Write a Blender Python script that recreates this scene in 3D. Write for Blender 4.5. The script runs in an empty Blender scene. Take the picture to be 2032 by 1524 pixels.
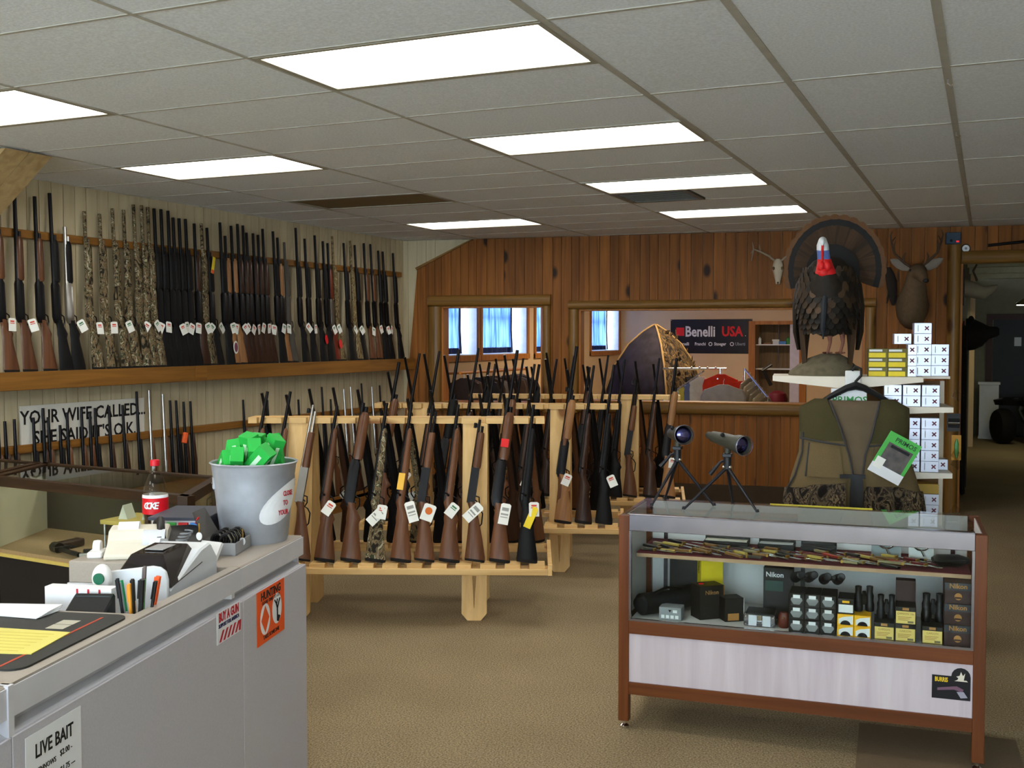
import bpy, bmesh, math, random
from mathutils import Vector, Matrix, Euler

random.seed(7)
scene = bpy.context.scene
COL = scene.collection
R = math.radians

# ------------------------------------------------------------------ camera
cam_data = bpy.data.cameras.new('camera')
cam_data.sensor_fit = 'HORIZONTAL'
cam_data.sensor_width = 36.0
cam_data.lens = 36.0 * 2151.0 / 2032.0
cam_data.clip_end = 200
cam = bpy.data.objects.new('camera', cam_data)
cam.location = (0, 0, 1.68)
cam.rotation_euler = (math.pi / 2 - 0.042, 0, 0.414)
COL.objects.link(cam)
scene.camera = cam

# ------------------------------------------------------------------ sky seen through the windows, exposure
world = bpy.data.worlds.new('sky')
world.use_nodes = True
wn = world.node_tree.nodes
wn['Background'].inputs['Color'].default_value = (0.76, 0.87, 1.0, 1)
wn['Background'].inputs['Strength'].default_value = 13.0
scene.world = world
scene.view_settings.view_transform = 'Standard'
scene.view_settings.look = 'None'
scene.view_settings.exposure = 0.22
scene.view_settings.gamma = 1.0
scene.view_settings.use_curve_mapping = False
LAMP_POWER = 7.0          # radiance of the ceiling light diffusers
CEIL = 2.749

# ------------------------------------------------------------------ colour helpers
def lin(c):
    out = []
    for v in c[:3]:
        v = v / 255.0
        out.append(v / 12.92 if v <= 0.04045 else ((v + 0.055) / 1.055) ** 2.4)
    return (out[0], out[1], out[2], 1.0)

MATS = {}
def base_mat(name):
    m = bpy.data.materials.new(name)
    m.use_nodes = True
    nt = m.node_tree
    b = nt.nodes['Principled BSDF']
    return m, nt, b

def obj_coord(nt, scale=(1, 1, 1), rand=True):
    tc = nt.nodes.new('ShaderNodeTexCoord')
    mp = nt.nodes.new('ShaderNodeMapping')
    mp.inputs['Scale'].default_value = scale
    nt.links.new(tc.outputs['Object'], mp.inputs['Vector'])
    if rand:
        oi = nt.nodes.new('ShaderNodeObjectInfo')
        mul = nt.nodes.new('ShaderNodeMath'); mul.operation = 'MULTIPLY'
        mul.inputs[1].default_value = 37.0
        nt.links.new(oi.outputs['Random'], mul.inputs[0])
        nt.links.new(mul.outputs[0], mp.inputs['Location'])
    return mp.outputs['Vector']

def add_bump(nt, b, height, strength, dist=0.002):
    bp = nt.nodes.new('ShaderNodeBump')
    bp.inputs['Strength'].default_value = strength
    bp.inputs['Distance'].default_value = dist
    nt.links.new(height, bp.inputs['Height'])
    nt.links.new(bp.outputs['Normal'], b.inputs['Normal'])

def mat(name, c, rough=0.5, metal=0.0, var=0.08, scale=12.0, bump=0.0, coat=0.0, spec=0.3):
    """Plain coloured surface with soft noise mottling."""
    if name in MATS: return MATS[name]
    m, nt, b = base_mat(name)
    c1 = lin(c)
    n = nt.nodes.new('ShaderNodeTexNoise')
    n.inputs['Scale'].default_value = scale
    n.inputs['Detail'].default_value = 4
    nt.links.new(obj_coord(nt), n.inputs['Vector'])
    r = nt.nodes.new('ShaderNodeValToRGB')
    r.color_ramp.elements[0].position = 0.3
    r.color_ramp.elements[1].position = 0.7
    r.color_ramp.elements[0].color = tuple(max(0, v * (1 - var)) for v in c1[:3]) + (1,)
    r.color_ramp.elements[1].color = tuple(min(1, v * (1 + var)) for v in c1[:3]) + (1,)
    nt.links.new(n.outputs['Fac'], r.inputs['Fac'])
    nt.links.new(r.outputs['Color'], b.inputs['Base Color'])
    b.inputs['Roughness'].default_value = rough
    b.inputs['Metallic'].default_value = metal
    b.inputs['Specular IOR Level'].default_value = spec
    if coat: b.inputs['Coat Weight'].default_value = coat
    if bump: add_bump(nt, b, n.outputs['Fac'], bump)
    MATS[name] = m
    return m

def wood(name, c1, c2, knots=None, axis='z', rough=0.45, grain=30.0, vary=0.25, coat=0.0, knot_scale=2.2):
    """Streaked timber: stretched noise along an axis, per-piece tone shift, optional dark knots."""
    if name in MATS: return MATS[name]
    m, nt, b = base_mat(name)
    s = {'x': (1.2, grain, grain), 'y': (grain, 1.2, grain), 'z': (grain, grain, 1.2)}[axis]
    v = obj_coord(nt, s)
    n = nt.nodes.new('ShaderNodeTexNoise')
    n.inputs['Scale'].default_value = 1.0
    n.inputs['Detail'].default_value = 6
    n.inputs['Distortion'].default_value = 0.6
    nt.links.new(v, n.inputs['Vector'])
    r = nt.nodes.new('ShaderNodeValToRGB')
    r.color_ramp.elements[0].position = 0.32; r.color_ramp.elements[0].color = lin(c1)
    r.color_ramp.elements[1].position = 0.68; r.color_ramp.elements[1].color = lin(c2)
    nt.links.new(n.outputs['Fac'], r.inputs['Fac'])
    colour = r.outputs['Color']
    if knots:
        ks = {'x': (knot_scale * .45, knot_scale * 1.6, knot_scale * 1.6), 'y': (knot_scale * 1.6, knot_scale * .45, knot_scale * 1.6), 'z': (knot_scale * 1.6, knot_scale * 1.6, knot_scale * .45 * 2)}[axis]
        vo = nt.nodes.new('ShaderNodeTexVoronoi')
        vo.inputs['Scale'].default_value = 1.0
        nt.links.new(obj_coord(nt, ks), vo.inputs['Vector'])
        kr = nt.nodes.new('ShaderNodeValToRGB')
        kr.color_ramp.elements[0].position = 0.10; kr.color_ramp.elements[0].color = (1, 1, 1, 1)
        kr.color_ramp.elements[1].position = 0.19; kr.color_ramp.elements[1].color = (0, 0, 0, 1)
        nt.links.new(vo.outputs['Distance'], kr.inputs['Fac'])
        mx = nt.nodes.new('ShaderNodeMix'); mx.data_type = 'RGBA'
        nt.links.new(kr.outputs['Color'], mx.inputs['Factor'])
        nt.links.new(colour, mx.inputs['A'])
        mx.inputs['B'].default_value = lin(knots)
        colour = mx.outputs['Result']
    oi = nt.nodes.new('ShaderNodeObjectInfo')
    mr = nt.nodes.new('ShaderNodeMapRange')
    mr.inputs['To Min'].default_value = 1 - vary
    mr.inputs['To Max'].default_value = 1 + vary
    nt.links.new(oi.outputs['Random'], mr.inputs['Value'])
    hs = nt.nodes.new('ShaderNodeHueSaturation')
    nt.links.new(mr.outputs['Result'], hs.inputs['Value'])
    nt.links.new(colour, hs.inputs['Color'])
    nt.links.new(hs.outputs['Color'], b.inputs['Base Color'])
    b.inputs['Roughness'].default_value = rough
    b.inputs['Specular IOR Level'].default_value = 0.22
    if coat:
        b.inputs['Coat Weight'].default_value = coat
        b.inputs['Coat Roughness'].default_value = 0.15
    add_bump(nt, b, n.outputs['Fac'], 0.15, 0.001)
    MATS[name] = m
    return m

def camo(name, cols, scale=14.0, rough=0.7):
    """Blotched leaf-and-bark print."""
    if name in MATS: return MATS[name]
    m, nt, b = base_mat(name)
    n = nt.nodes.new('ShaderNodeTexNoise')
    n.inputs['Scale'].default_value = scale
    n.inputs['Detail'].default_value = 7
    n.inputs['Distortion'].default_value = 2.5
    nt.links.new(obj_coord(nt, (1, 1, 0.6)), n.inputs['Vector'])
    r = nt.nodes.new('ShaderNodeValToRGB')
    r.color_ramp.interpolation = 'CONSTANT'
    cr = r.color_ramp
    k = len(cols)
    pos = [0.0] + [0.36 + 0.28 * i / (k - 1) for i in range(1, k)]
    cr.elements[0].position = 0.0; cr.elements[0].color = lin(cols[0])
    cr.elements[1].position = pos[1]; cr.elements[1].color = lin(cols[1])
    for i in range(2, k):
        e = cr.elements.new(pos[i]); e.color = lin(cols[i])
    nt.links.new(n.outputs['Fac'], r.inputs['Fac'])
    nt.links.new(r.outputs['Color'], b.inputs['Base Color'])
    b.inputs['Roughness'].default_value = rough
    b.inputs['Specular IOR Level'].default_value = 0.15
    MATS[name] = m
    return m

def emit(name, c, strength):
    if name in MATS: return MATS[name]
    m, nt, b = base_mat(name)
    b.inputs['Base Color'].default_value = lin(c)
    b.inputs['Emission Color'].default_value = lin(c)
    b.inputs['Emission Strength'].default_value = strength
    MATS[name] = m
    return m

def glass(name, tint=(248, 251, 249), ior=1.32, gloss=0.02):
    """Thin clear pane: transparent with a Fresnel reflection."""
    if name in MATS: return MATS[name]
    m, nt, b = base_mat(name)
    nt.nodes.remove(b)
    out = nt.nodes['Material Output']
    fr = nt.nodes.new('ShaderNodeFresnel'); fr.inputs['IOR'].default_value = ior
    tr = nt.nodes.new('ShaderNodeBsdfTransparent'); tr.inputs['Color'].default_value = lin(tint)
    gl = nt.nodes.new('ShaderNodeBsdfGlossy'); gl.inputs['Roughness'].default_value = gloss
    mx = nt.nodes.new('ShaderNodeMixShader')
    geo = nt.nodes.new('ShaderNodeNewGeometry')        # only the outer skin of a pane mirrors, its inner side just lets light out
    inv = nt.nodes.new('ShaderNodeMath'); inv.operation = 'SUBTRACT'; inv.inputs[0].default_value = 1.0
    nt.links.new(geo.outputs['Backfacing'], inv.inputs[1])
    mu = nt.nodes.new('ShaderNodeMath'); mu.operation = 'MULTIPLY'
    nt.links.new(fr.outputs['Fac'], mu.inputs[0]); nt.links.new(inv.outputs[0], mu.inputs[1])
    nt.links.new(mu.outputs[0], mx.inputs['Fac'])
    nt.links.new(tr.outputs[0], mx.inputs[1])
    nt.links.new(gl.outputs[0], mx.inputs[2])
    nt.links.new(mx.outputs[0], out.inputs['Surface'])
    MATS[name] = m
    return m

# ------------------------------------------------------------------ mesh helpers
class MB:
    """Collects solids into one mesh."""
    def __init__(s): s.v = []; s.f = []
    def add(s, vs, fs, M=None):
        k = len(s.v)
        for p in vs:
            p = Vector(p)
            s.v.append(M @ p if M is not None else p)
        for f in fs: s.f.append([i + k for i in f])
        return s
    def box(s, x0, x1, y0, y1, z0, z1, M=None):
        vs = [(x, y, z) for z in (z0, z1) for y in (y0, y1) for x in (x0, x1)]
        return s.add(vs, [(0, 2, 3, 1), (4, 5, 7, 6), (0, 1, 5, 4), (2, 6, 7, 3), (0, 4, 6, 2), (1, 3, 7, 5)], M)
    def cbox(s, c, size, rot=(0, 0, 0)):
        M = Matrix.Translation(c) @ Euler(rot).to_matrix().to_4x4()
        a, b, d = (q / 2 for q in size)
        return s.box(-a, a, -b, b, -d, d, M)
    def rings(s, rs, cap=True, closed=True, M=None):
        n = len(rs[0]); vs = [p for r in rs for p in r]; fs = []
        for i in range(len(rs) - 1):
            for j in range(n if closed else n - 1):
                a = i * n + j; b = i * n + (j + 1) % n
                fs.append((a, b, b + n, a + n))
        if cap:
            fs.append(tuple(reversed(range(n))))
            fs.append(tuple(range((len(rs) - 1) * n, len(rs) * n)))
        return s.add(vs, fs, M)
    def loft(s, st, n=10, power=1.0, M=None):
        """stations (z, cx, cy, ax, ay): elliptical sections stacked along z."""
        rs = []
        for z, cx, cy, ax, ay in st:
            ring = []
            for k in range(n):
                t = 2 * math.pi * k / n
                c, d = math.cos(t), math.sin(t)
                c = math.copysign(abs(c) ** power, c); d = math.copysign(abs(d) ** power, d)
                ring.append((cx + ax * c, cy + ay * d, z))
            rs.append(ring)
        return s.rings(rs, M=M)
    def tube(s, pts, r, n=8, cap=True):
        pts = [Vector(p) for p in pts]
        rad = r if isinstance(r, (list, tuple)) else [r] * len(pts)
        rs = []; up = None
        for i, p in enumerate(pts):
            d = (pts[min(i + 1, len(pts) - 1)] - pts[max(i - 1, 0)]).normalized()
            if up is None:
                up = Vector((0, 0, 1)) if abs(d.z) < 0.9 else Vector((1, 0, 0))
            a = d.cross(up).normalized(); up = a.cross(d).normalized()
            rs.append([p + (a * math.cos(2 * math.pi * k / n) + up * math.sin(2 * math.pi * k / n)) * rad[i] for k in range(n)])
        return s.rings(rs, cap)
    def lathe(s, prof, n=24, M=None, cap=True):
        rs = [[(r * math.cos(2 * math.pi * k / n), r * math.sin(2 * math.pi * k / n), z) for k in range(n)] for r, z in prof]
        return s.rings(rs, cap, M=M)
    def prism(s, poly, a, b, axis='y', M=None):
        """polygon in two axes extruded along the third: axis y -> (x, z), z -> (x, y), x -> (y, z)."""
        def P(p, t):
            return {'y': (p[0], t, p[1]), 'z': (p[0], p[1], t), 'x': (t, p[0], p[1])}[axis]
        n = len(poly)
        vs = [P(p, a) for p in poly] + [P(p, b) for p in poly]
        fs = [tuple(range(n)), tuple(reversed(range(n, 2 * n)))]
        for i in range(n):
            j = (i + 1) % n
            fs.append((i, i + n, j + n, j))
        return s.add(vs, fs, M)
    def ball(s, c, r, n=12, m=8, M=None):
        rx, ry, rz = r if isinstance(r, (tuple, list)) else (r, r, r)
        rs = []
        for i in range(m + 1):
            t = math.pi * i / m
            q = max(math.sin(t), 0.01)
            rs.append([(c[0] + rx * q * math.cos(2 * math.pi * k / n), c[1] + ry * q * math.sin(2 * math.pi * k / n), c[2] - rz * math.cos(t)) for k in range(n)])
        return s.rings(rs, M=M)
    def build(s, name, material, parent=None, smooth=False, bevel=0.0, angle=0.7, seg=1):
        me = bpy.data.meshes.new(name)
        me.from_pydata([tuple(p) for p in s.v], [], s.f)
        bm = bmesh.new(); bm.from_mesh(me)
        bmesh.ops.recalc_face_normals(bm, faces=bm.faces)
        if bevel:
            es = [e for e in bm.edges if e.is_manifold and e.calc_face_angle(0) > 0.5]
            bmesh.ops.bevel(bm, geom=es, offset=bevel, segments=seg, affect='EDGES', profile=0.5, clamp_overlap=True)
        bm.to_mesh(me); bm.free()
        if smooth:
            me.polygons.foreach_set('use_smooth', [True] * len(me.polygons))
            me.set_sharp_from_angle(angle=angle)
        if isinstance(material, bpy.types.Material): me.materials.append(material)
        me.update()
        return link(name, me, parent)

def link(name, me, parent=None):
    o = bpy.data.objects.new(name, me)
    COL.objects.link(o)
    if parent is not None: o.parent = parent
    return o

def tag(o, label, cat, group=None):
    o['label'] = label; o['category'] = cat
    if group: o['group'] = group
    return o

def thing(name, label, cat, loc=(0, 0, 0), rot=0.0, group=None):
    o = bpy.data.objects.new(name, None)
    o.empty_display_size = 0.05
    COL.objects.link(o)
    o.location = loc
    o.rotation_euler = rot if isinstance(rot, (tuple, list)) else (0, 0, rot)
    return tag(o, label, cat, group)

def structure(o):
    o['kind'] = 'structure'
    return o

def struct_root(name, loc=(0, 0, 0), rot=0.0):
    o = bpy.data.objects.new(name, None)
    COL.objects.link(o); o.location = loc; o.rotation_euler = (0, 0, rot)
    return structure(o)

def part(name, me_or_obj, parent, loc=(0, 0, 0), rot=(0, 0, 0), scale=None):
    """another object sharing the mesh of an earlier piece"""
    me = me_or_obj.data if isinstance(me_or_obj, bpy.types.Object) else me_or_obj
    o = link(name, me, parent)
    o.location = loc; o.rotation_euler = rot
    if scale: o.scale = scale
    return o

def dup(root, loc=None, rot=None, label=None, group=None, scale=None):
    r = root.copy(); COL.objects.link(r)
    if loc is not None: r.location = loc
    if rot is not None: r.rotation_euler = rot if isinstance(rot, (tuple, list)) else (0, 0, rot)
    if scale is not None: r.scale = scale
    if label: r['label'] = label
    if group: r['group'] = group
    for ch in list(root.children):
        c = ch.copy(); COL.objects.link(c); c.parent = r
        for g in list(ch.children):
            d = g.copy(); COL.objects.link(d); d.parent = c
    return r

def text(name, s, size, material, parent, loc, rot=(0, 0, 0), align='CENTER', bold=0.0, sx=1.0, depth=0.0006, shear=0.0):
    """lettering as a thin solid"""
    cu = bpy.data.curves.new(name, 'FONT')
    cu.body = s; cu.size = size; cu.align_x = align; cu.align_y = 'CENTER'
    cu.offset = bold; cu.extrude = depth; cu.resolution_u = 2; cu.shear = shear
    t = bpy.data.objects.new(name, cu); COL.objects.link(t)
    bpy.context.view_layer.update()
    dg = bpy.context.evaluated_depsgraph_get()
    me = bpy.data.meshes.new_from_object(t.evaluated_get(dg))
    bpy.data.objects.remove(t); bpy.data.curves.remove(cu)
    me.materials.clear(); me.materials.append(material)
    o = link(name, me, parent)
    o.location = loc; o.rotation_euler = rot; o.scale = (sx, 1, 1)
    return o

# ------------------------------------------------------------------ shared materials
M_TILE = mat('ceiling tile', (226, 232, 240), 0.95, var=0.10, scale=90, bump=0.5)
M_GRID = mat('ceiling grid', (176, 173, 164), 0.6)
M_WHITE = mat('white paint', (225, 224, 222), 0.5, var=0.03)
M_CREAM = wood('cream wall panel', (182, 168, 138), (200, 187, 156), axis='z', rough=0.6, grain=14, vary=0.05)
M_GAP = mat('dark groove', (92, 76, 56), 0.9)
M_PINE = wood('varnished pine', (108, 62, 20), (142, 88, 34), knots=(40, 19, 6), axis='z', rough=0.6, grain=26, vary=0.20, coat=0.0, knot_scale=2.4)
M_LOG = wood('half log trim', (104, 74, 32), (136, 98, 46), knots=(70, 40, 16), axis='x', rough=0.5, grain=26, vary=0.12, coat=0.1)
M_LOGV = wood('half log post', (104, 74, 32), (136, 98, 46), knots=(70, 40, 16), axis='z', rough=0.5, grain=26, vary=0.12, coat=0.1)
M_SHELFWOOD = wood('oiled pine shelf', (118, 78, 32), (146, 100, 44), axis='y', rough=0.5, grain=26, vary=0.1)
M_RACK = wood('pale pine rack', (206, 164, 104), (228, 190, 130), knots=(140, 90, 45), axis='x', rough=0.55, grain=22, vary=0.1)
M_RACKV = wood('pale pine leg', (206, 164, 104), (228, 190, 130), knots=(140, 90, 45), axis='z', rough=0.55, grain=22, vary=0.1)
M_BLACK = mat('black plastic', (22, 22, 24), 0.45)
M_STEEL = mat('bright steel', (190, 192, 195), 0.25, metal=1.0)
M_CHROME = mat('chrome', (225, 226, 230), 0.12, metal=1.0, var=0.02)
M_GLASS = glass('clear pane')

# =================================================================== THE ROOM
# ---- floor
def carpet_mat():
    m, nt, b = base_mat('carpet')
    tc = nt.nodes.new('ShaderNodeTexCoord')
    n1 = nt.nodes.new('ShaderNodeTexNoise'); n1.inputs['Scale'].default_value = 130; n1.inputs['Detail'].default_value = 3
    n2 = nt.nodes.new('ShaderNodeTexNoise'); n2.inputs['Scale'].default_value = 1.3; n2.inputs['Detail'].default_value = 3
    nt.links.new(tc.outputs['Object'], n1.inputs['Vector']); nt.links.new(tc.outputs['Object'], n2.inputs['Vector'])
    r = nt.nodes.new('ShaderNodeValToRGB')
    r.color_ramp.elements[0].position = 0.30; r.color_ramp.elements[0].color = lin((104, 90, 68))
    r.color_ramp.elements[1].position = 0.70; r.color_ramp.elements[1].color = lin((184, 164, 130))
    nt.links.new(n1.outputs['Fac'], r.inputs['Fac'])
    r2 = nt.nodes.new('ShaderNodeValToRGB')
    r2.color_ramp.elements[0].position = 0.35; r2.color_ramp.elements[0].color = (0.86, 0.85, 0.84, 1)
    r2.color_ramp.elements[1].position = 0.65; r2.color_ramp.elements[1].color = (1, 1, 1, 1)
    nt.links.new(n2.outputs['Fac'], r2.inputs['Fac'])
    mx = nt.nodes.new('ShaderNodeMix'); mx.data_type = 'RGBA'; mx.blend_type = 'MULTIPLY'; mx.inputs['Factor'].default_value = 1
    nt.links.new(r.outputs['Color'], mx.inputs['A']); nt.links.new(r2.outputs['Color'], mx.inputs['B'])
    nt.links.new(mx.outputs['Result'], b.inputs['Base Color'])
    b.inputs['Roughness'].default_value = 1.0
    b.inputs['Specular IOR Level'].default_value = 0.1
    add_bump(nt, b, n1.outputs['Fac'], 0.8, 0.006)
    return m
M_CARPET = carpet_mat()
structure(MB().box(-6.3, 4.4, -3.9, 20.8, -0.12, 0).build('floor', M_CARPET))

# ---- ceiling: tiles, grid, light panels
ceiling = struct_root('ceiling')
XL = [-5.9, -5.052, -3.832, -2.612, -1.392]
XR = [-1.392, -0.782, -0.172, 0.438, 1.048, 1.658, 2.268, 2.878, 3.6]
Y0 = 3.43
GAPT = 0.008
tile_cache = {}
def ceiling_tile(x0, x1, y0, y1):
    key = (round(x1 - x0, 3), round(y1 - y0, 3))
    if key not in tile_cache:
        o = MB().box(-key[0] / 2 + GAPT, key[0] / 2 - GAPT, -key[1] / 2 + GAPT, key[1] / 2 - GAPT, 0.004, 0.02).build('ceiling_tile', M_TILE, ceiling)
        tile_cache[key] = o.data
    else:
        o = link('ceiling_tile', tile_cache[key], ceiling)
    o.location = ((x0 + x1) / 2, (y0 + y1) / 2, CEIL)
    return o
LIT = {(3, 0), (3, 3), (3, 6), (3, 9), (1, 0), (1, 3), (1, 9), (3, -3), (3, -6), (3, -9), (1, -3), (1, -6), (1, -9)}
UNLIT = {(1, 6)}
VENT = (3, 7)
grid = MB()
light_cells = []
for ci in range(4):
    for k in range(-11, 13):
        x0, x1, y0 = XL[ci], XL[ci + 1], Y0 + 0.61 * k
        if (ci, k) in LIT or (ci, k) in UNLIT:
            light_cells.append((x0, x1, y0, (ci, k) in LIT, ci, k)); continue
        if (ci, k) == VENT:
            ceiling_tile(x0 + 0.61, x1, y0, y0 + 0.61); continue
        ceiling_tile(x0, x1, y0, y0 + 0.61)
for ci in range(8):
    for k in range(-12, 13, 2):
        ceiling_tile(XR[ci], XR[ci + 1], Y0 + 0.61 * k, Y0 + 0.61 * (k + 2))
YA, YB = Y0 - 11 * 0.61, Y0 + 13 * 0.61
for x in XL + XR[1:]:
    w = 0.015 if x in (-1.392, -0.782, -0.172) else 0.008
    grid.box(x - w, x + w, YA, YB, CEIL, CEIL + 0.012)
for k in range(-11, 14):
    y = Y0 + 0.61 * k
    grid.box(-5.9, -1.392, y - 0.007, y + 0.007, CEIL + 0.001, CEIL + 0.012)
    if k % 2 == 0: grid.box(-1.392, 3.6, y - 0.009, y + 0.009, CEIL + 0.001, CEIL + 0.012)
grid.build('ceiling_grid', M_GRID, ceiling)
MB().box(-6.2, 4.0, -3.9, 11.4, CEIL + 0.12, CEIL + 0.2).build('roof_deck', M_WHITE, ceiling)

# ---- recessed fluorescent panels
M_LAMP = emit('light diffuser', (255, 251, 241), LAMP_POWER)
M_DEAD = mat('unlit brown diffuser', (120, 104, 76), 0.6)
M_FRAME = mat('light frame', (160, 156, 142), 0.5)
ORD = {0: 'second', 3: 'third', 6: 'fourth', 9: 'farthest from the shop front'}
first_light = None
for x0, x1, y0, lit, ci, k in light_cells:
    row = 'the gun wall row' if ci == 1 else 'the middle row over the rifle racks'
    if not lit:
        lab = 'unlit brown ceiling light panel in the row beside the gun wall'
    elif k < 0:
        lab = 'glowing ceiling light panel over the shop front end'
    else:
        place = {(3, 0): 'glowing ceiling light panel in front of the display case of optics',
                 (3, 3): 'glowing ceiling light panel between the counter and the rifle racks',
                 (3, 6): 'glowing ceiling light panel next to the square grey air vent',
                 (3, 9): 'glowing ceiling light panel closest to the pine wall, away from the guns',
                 (1, 0): 'glowing ceiling light panel nearest the slanted wooden beam',
                 (1, 3): 'glowing ceiling light panel above the left display case and wall sign',
                 (1, 9): 'glowing ceiling light panel beyond the unlit panel beside the gun wall'}
        lab = place[(ci, k)]
    t = thing('ceiling_light', lab, 'ceiling light', ((x0 + x1) / 2, y0 + 0.305, CEIL), 0, 'recessed ceiling light panels')
    key = 'lit' if lit else 'dead'
    fr = MB()
    fr.box(-0.598, 0.598, -0.293, -0.27, 0.0, 0.09).box(-0.598, 0.598, 0.27, 0.293, 0.0, 0.09)
    fr.box(-0.598, -0.575, -0.27, 0.27, 0.0, 0.09).box(0.575, 0.598, -0.27, 0.27, 0.0, 0.09)
    fr.box(-0.598, 0.598, -0.293, 0.293, 0.09, 0.10)
    fr.build('frame', M_FRAME, t)
    MB().box(-0.575, 0.575, -0.27, 0.27, 0.006, 0.012).build('diffuser', M_LAMP if lit else M_DEAD, t)
# ---- air vent grille
t = thing('air_vent', 'square grey ceiling air vent with slats beside a light panel', 'vent', (-2.612 + 0.305, Y0 + 0.61 * 7.5, CEIL))
fr = MB().box(-0.29, 0.29, -0.29, -0.25, 0, 0.02).box(-0.29, 0.29, 0.25, 0.29, 0, 0.02).box(-0.29, -0.25, -0.25, 0.25, 0, 0.02).box(0.25, 0.29, -0.25, 0.25, 0, 0.02)
M_VENT = mat('vent grey', (112, 112, 110), 0.5)
fr.build('frame', M_VENT, t)
MB().box(-0.25, 0.25, -0.25, 0.25, 0.03, 0.04).build('duct', mat('duct dark', (40, 40, 40), 0.8), t)
sl = None
for i in range(9):
    if sl is None: sl = MB().cbox((0, 0, 0), (0.5, 0.045, 0.004), (0.6, 0, 0)).build('slat', M_VENT, t)
    else: sl = part('slat', sl, t)
    sl.location = (0, -0.22 + i * 0.055, 0.014); 
# ---- small hooks in the grid
for i, (x, y) in enumerate([(-0.172, 6.1), (-0.172, 8.67), (-0.172, 10.3), (-0.172, 4.85)]):
    tag(MB().tube([(x, y, CEIL), (x, y, CEIL - 0.02), (x + 0.012, y, CEIL - 0.032), (x + 0.02, y, CEIL - 0.022)], 0.004, 6).build('ceiling_hook', M_CHROME),
        'tiny bright hook on the ceiling grid line toward the doorway', 'hook', 'hooks along the ceiling grid')

# ---- left wall: cream grooved boards
wl = struct_root('wall_left', (-5.9, 0, 0))
MB().box(-0.3, -0.018, -3.9, 10.62, 0, CEIL).build('wall_core', M_GAP, wl)
MB().box(-0.018, 0.0, -3.9, 4.0, 0, CEIL).build('wall_facing', M_CREAM, wl)
pl = None; y = 4.0; i = 0
while y < 10.45:
    w = 0.105
    if pl is None: pl = MB().box(-0.018, 0.0, 0.003, w - 0.003, 0, CEIL).build('plank', M_CREAM, wl)
    else: pl = part('plank', pl, wl)
    pl.location = (0, y, 0)
    y += w

# ---- back wall: pine boards with two hatches and a doorway
WB = struct_root('wall_back', (-5.9, 10.47, 0), 0.1446)
core = MB()
T = 0.14
for a, b, c, d in [(-0.2, .448, 0, CEIL), (.448, 1.579, 0, .98), (.448, 1.579, 2.03, CEIL), (1.579, 1.972, 0, CEIL), (1.972, 4.835, 0, 1.01),
                   (1.972, 4.835, 1.99, CEIL), (4.835, 5.70, 0, CEIL), (5.70, 8.3, 2.40, CEIL), (8.3, 9.9, 0, CEIL)]:
    core.box(a, b, 0.0, T, c, d)
core.build('wall_core', M_CREAM, WB)
x = -0.05
pl = None
while x < 0.33:
    if pl is None: pl = MB().box(0.003, 0.102, -0.008, 0, 0, CEIL).build('cream_plank', M_CREAM, WB)
    else: pl = part('cream_plank', pl, WB)
    pl.location = (x, 0, 0); x += 0.105
def barn_top(u):
    if u >= 0.806: return CEIL
    return 2.433 + (u - 0.181) * 0.502
MB().prism([(-.063, 0), (.17, 0), (.17, 2.427), (.178, 2.431), (.181, 2.433)][:3] + [(.165, 2.40)], -0.03, 0, 'y').build('plank', M_PINE, WB)
edges = [.17]
stops = [.448, 1.579, 1.972, 4.835, 5.70, 8.3]
rng = random.Random(3)
while edges[-1] < 9.6:
    nx = edges[-1] + rng.uniform(.088, .122)
    for s_ in stops:
        if edges[-1] < s_ - 0.01 and nx > s_ - 0.045: nx = s_; break
    edges.append(nx)
def plank(u0, u1, z0, top0, top1):
    g = 0.0022
    MB().prism([(g, z0), (u1 - u0 - g, z0), (u1 - u0 - g, top1), (g, top0)], -0.03 + rng.uniform(0, .003), 0, 'y').build('plank', M_PINE, WB).location = (u0, 0, 0)
for u0, u1 in zip(edges[:-1], edges[1:]):
    c = (u0 + u1) / 2
    t0, t1 = barn_top(u0), barn_top(u1)
    if .448 < c < 1.579: plank(u0, u1, 0, .98, .98); plank(u0, u1, 2.03, t0, t1)
    elif 1.972 < c < 4.835: plank(u0, u1, 0, 1.01, 1.01); plank(u0, u1, 1.99, t0, t1)
    elif 5.70 < c < 8.3: plank(u0, u1, 2.40, t0, t1)
    else: plank(u0, u1, 0, t0, t1)
def log_h(u0, u1, z0, z1, d=0.055, name='half_log'):
    zc, h = (z0 + z1) / 2, (z1 - z0) / 2
    ring = lambda u: [(u, -0.03 - d * math.sin(math.pi * k / 8) ** .7, zc + h * math.cos(math.pi * k / 8)) for k in range(9)]
    o = MB().rings([ring(u0), ring((u0 * 2 + u1) / 3), ring((u0 + 2 * u1) / 3), ring(u1)]).build(name, M_LOG, WB, True, angle=1.0)
    return o
def log_v(u0, u1, z0, z1, d=0.055, name='half_log'):
    uc, h = (u0 + u1) / 2, (u1 - u0) / 2
    ring = lambda z: [(uc + h * math.cos(math.pi * k / 8), -0.03 - d * math.sin(math.pi * k / 8) ** .7, z) for k in range(9)]
    return MB().rings([ring(z0), ring(z1)]).build(name, M_LOGV, WB, True, angle=1.0)
log_h(.297, 1.672, 2.026, 2.146); log_v(.297, .448, .9, 2.026); log_v(1.579, 1.672, .9, 2.026); log_h(.297, 1.86, .90, 1.0)
log_h(1.863, 4.93, 1.985, 2.075); log_v(1.863, 1.972, 0.9, 1.985); log_v(4.835, 4.93, 1.0, 1.985); log_h(1.863, 4.93, .90, 1.03)
log_v(5.579, 5.70, 0, 2.60, 0.09, 'door_post'); log_h(5.70, 8.4, 2.393, 2.517)
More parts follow.
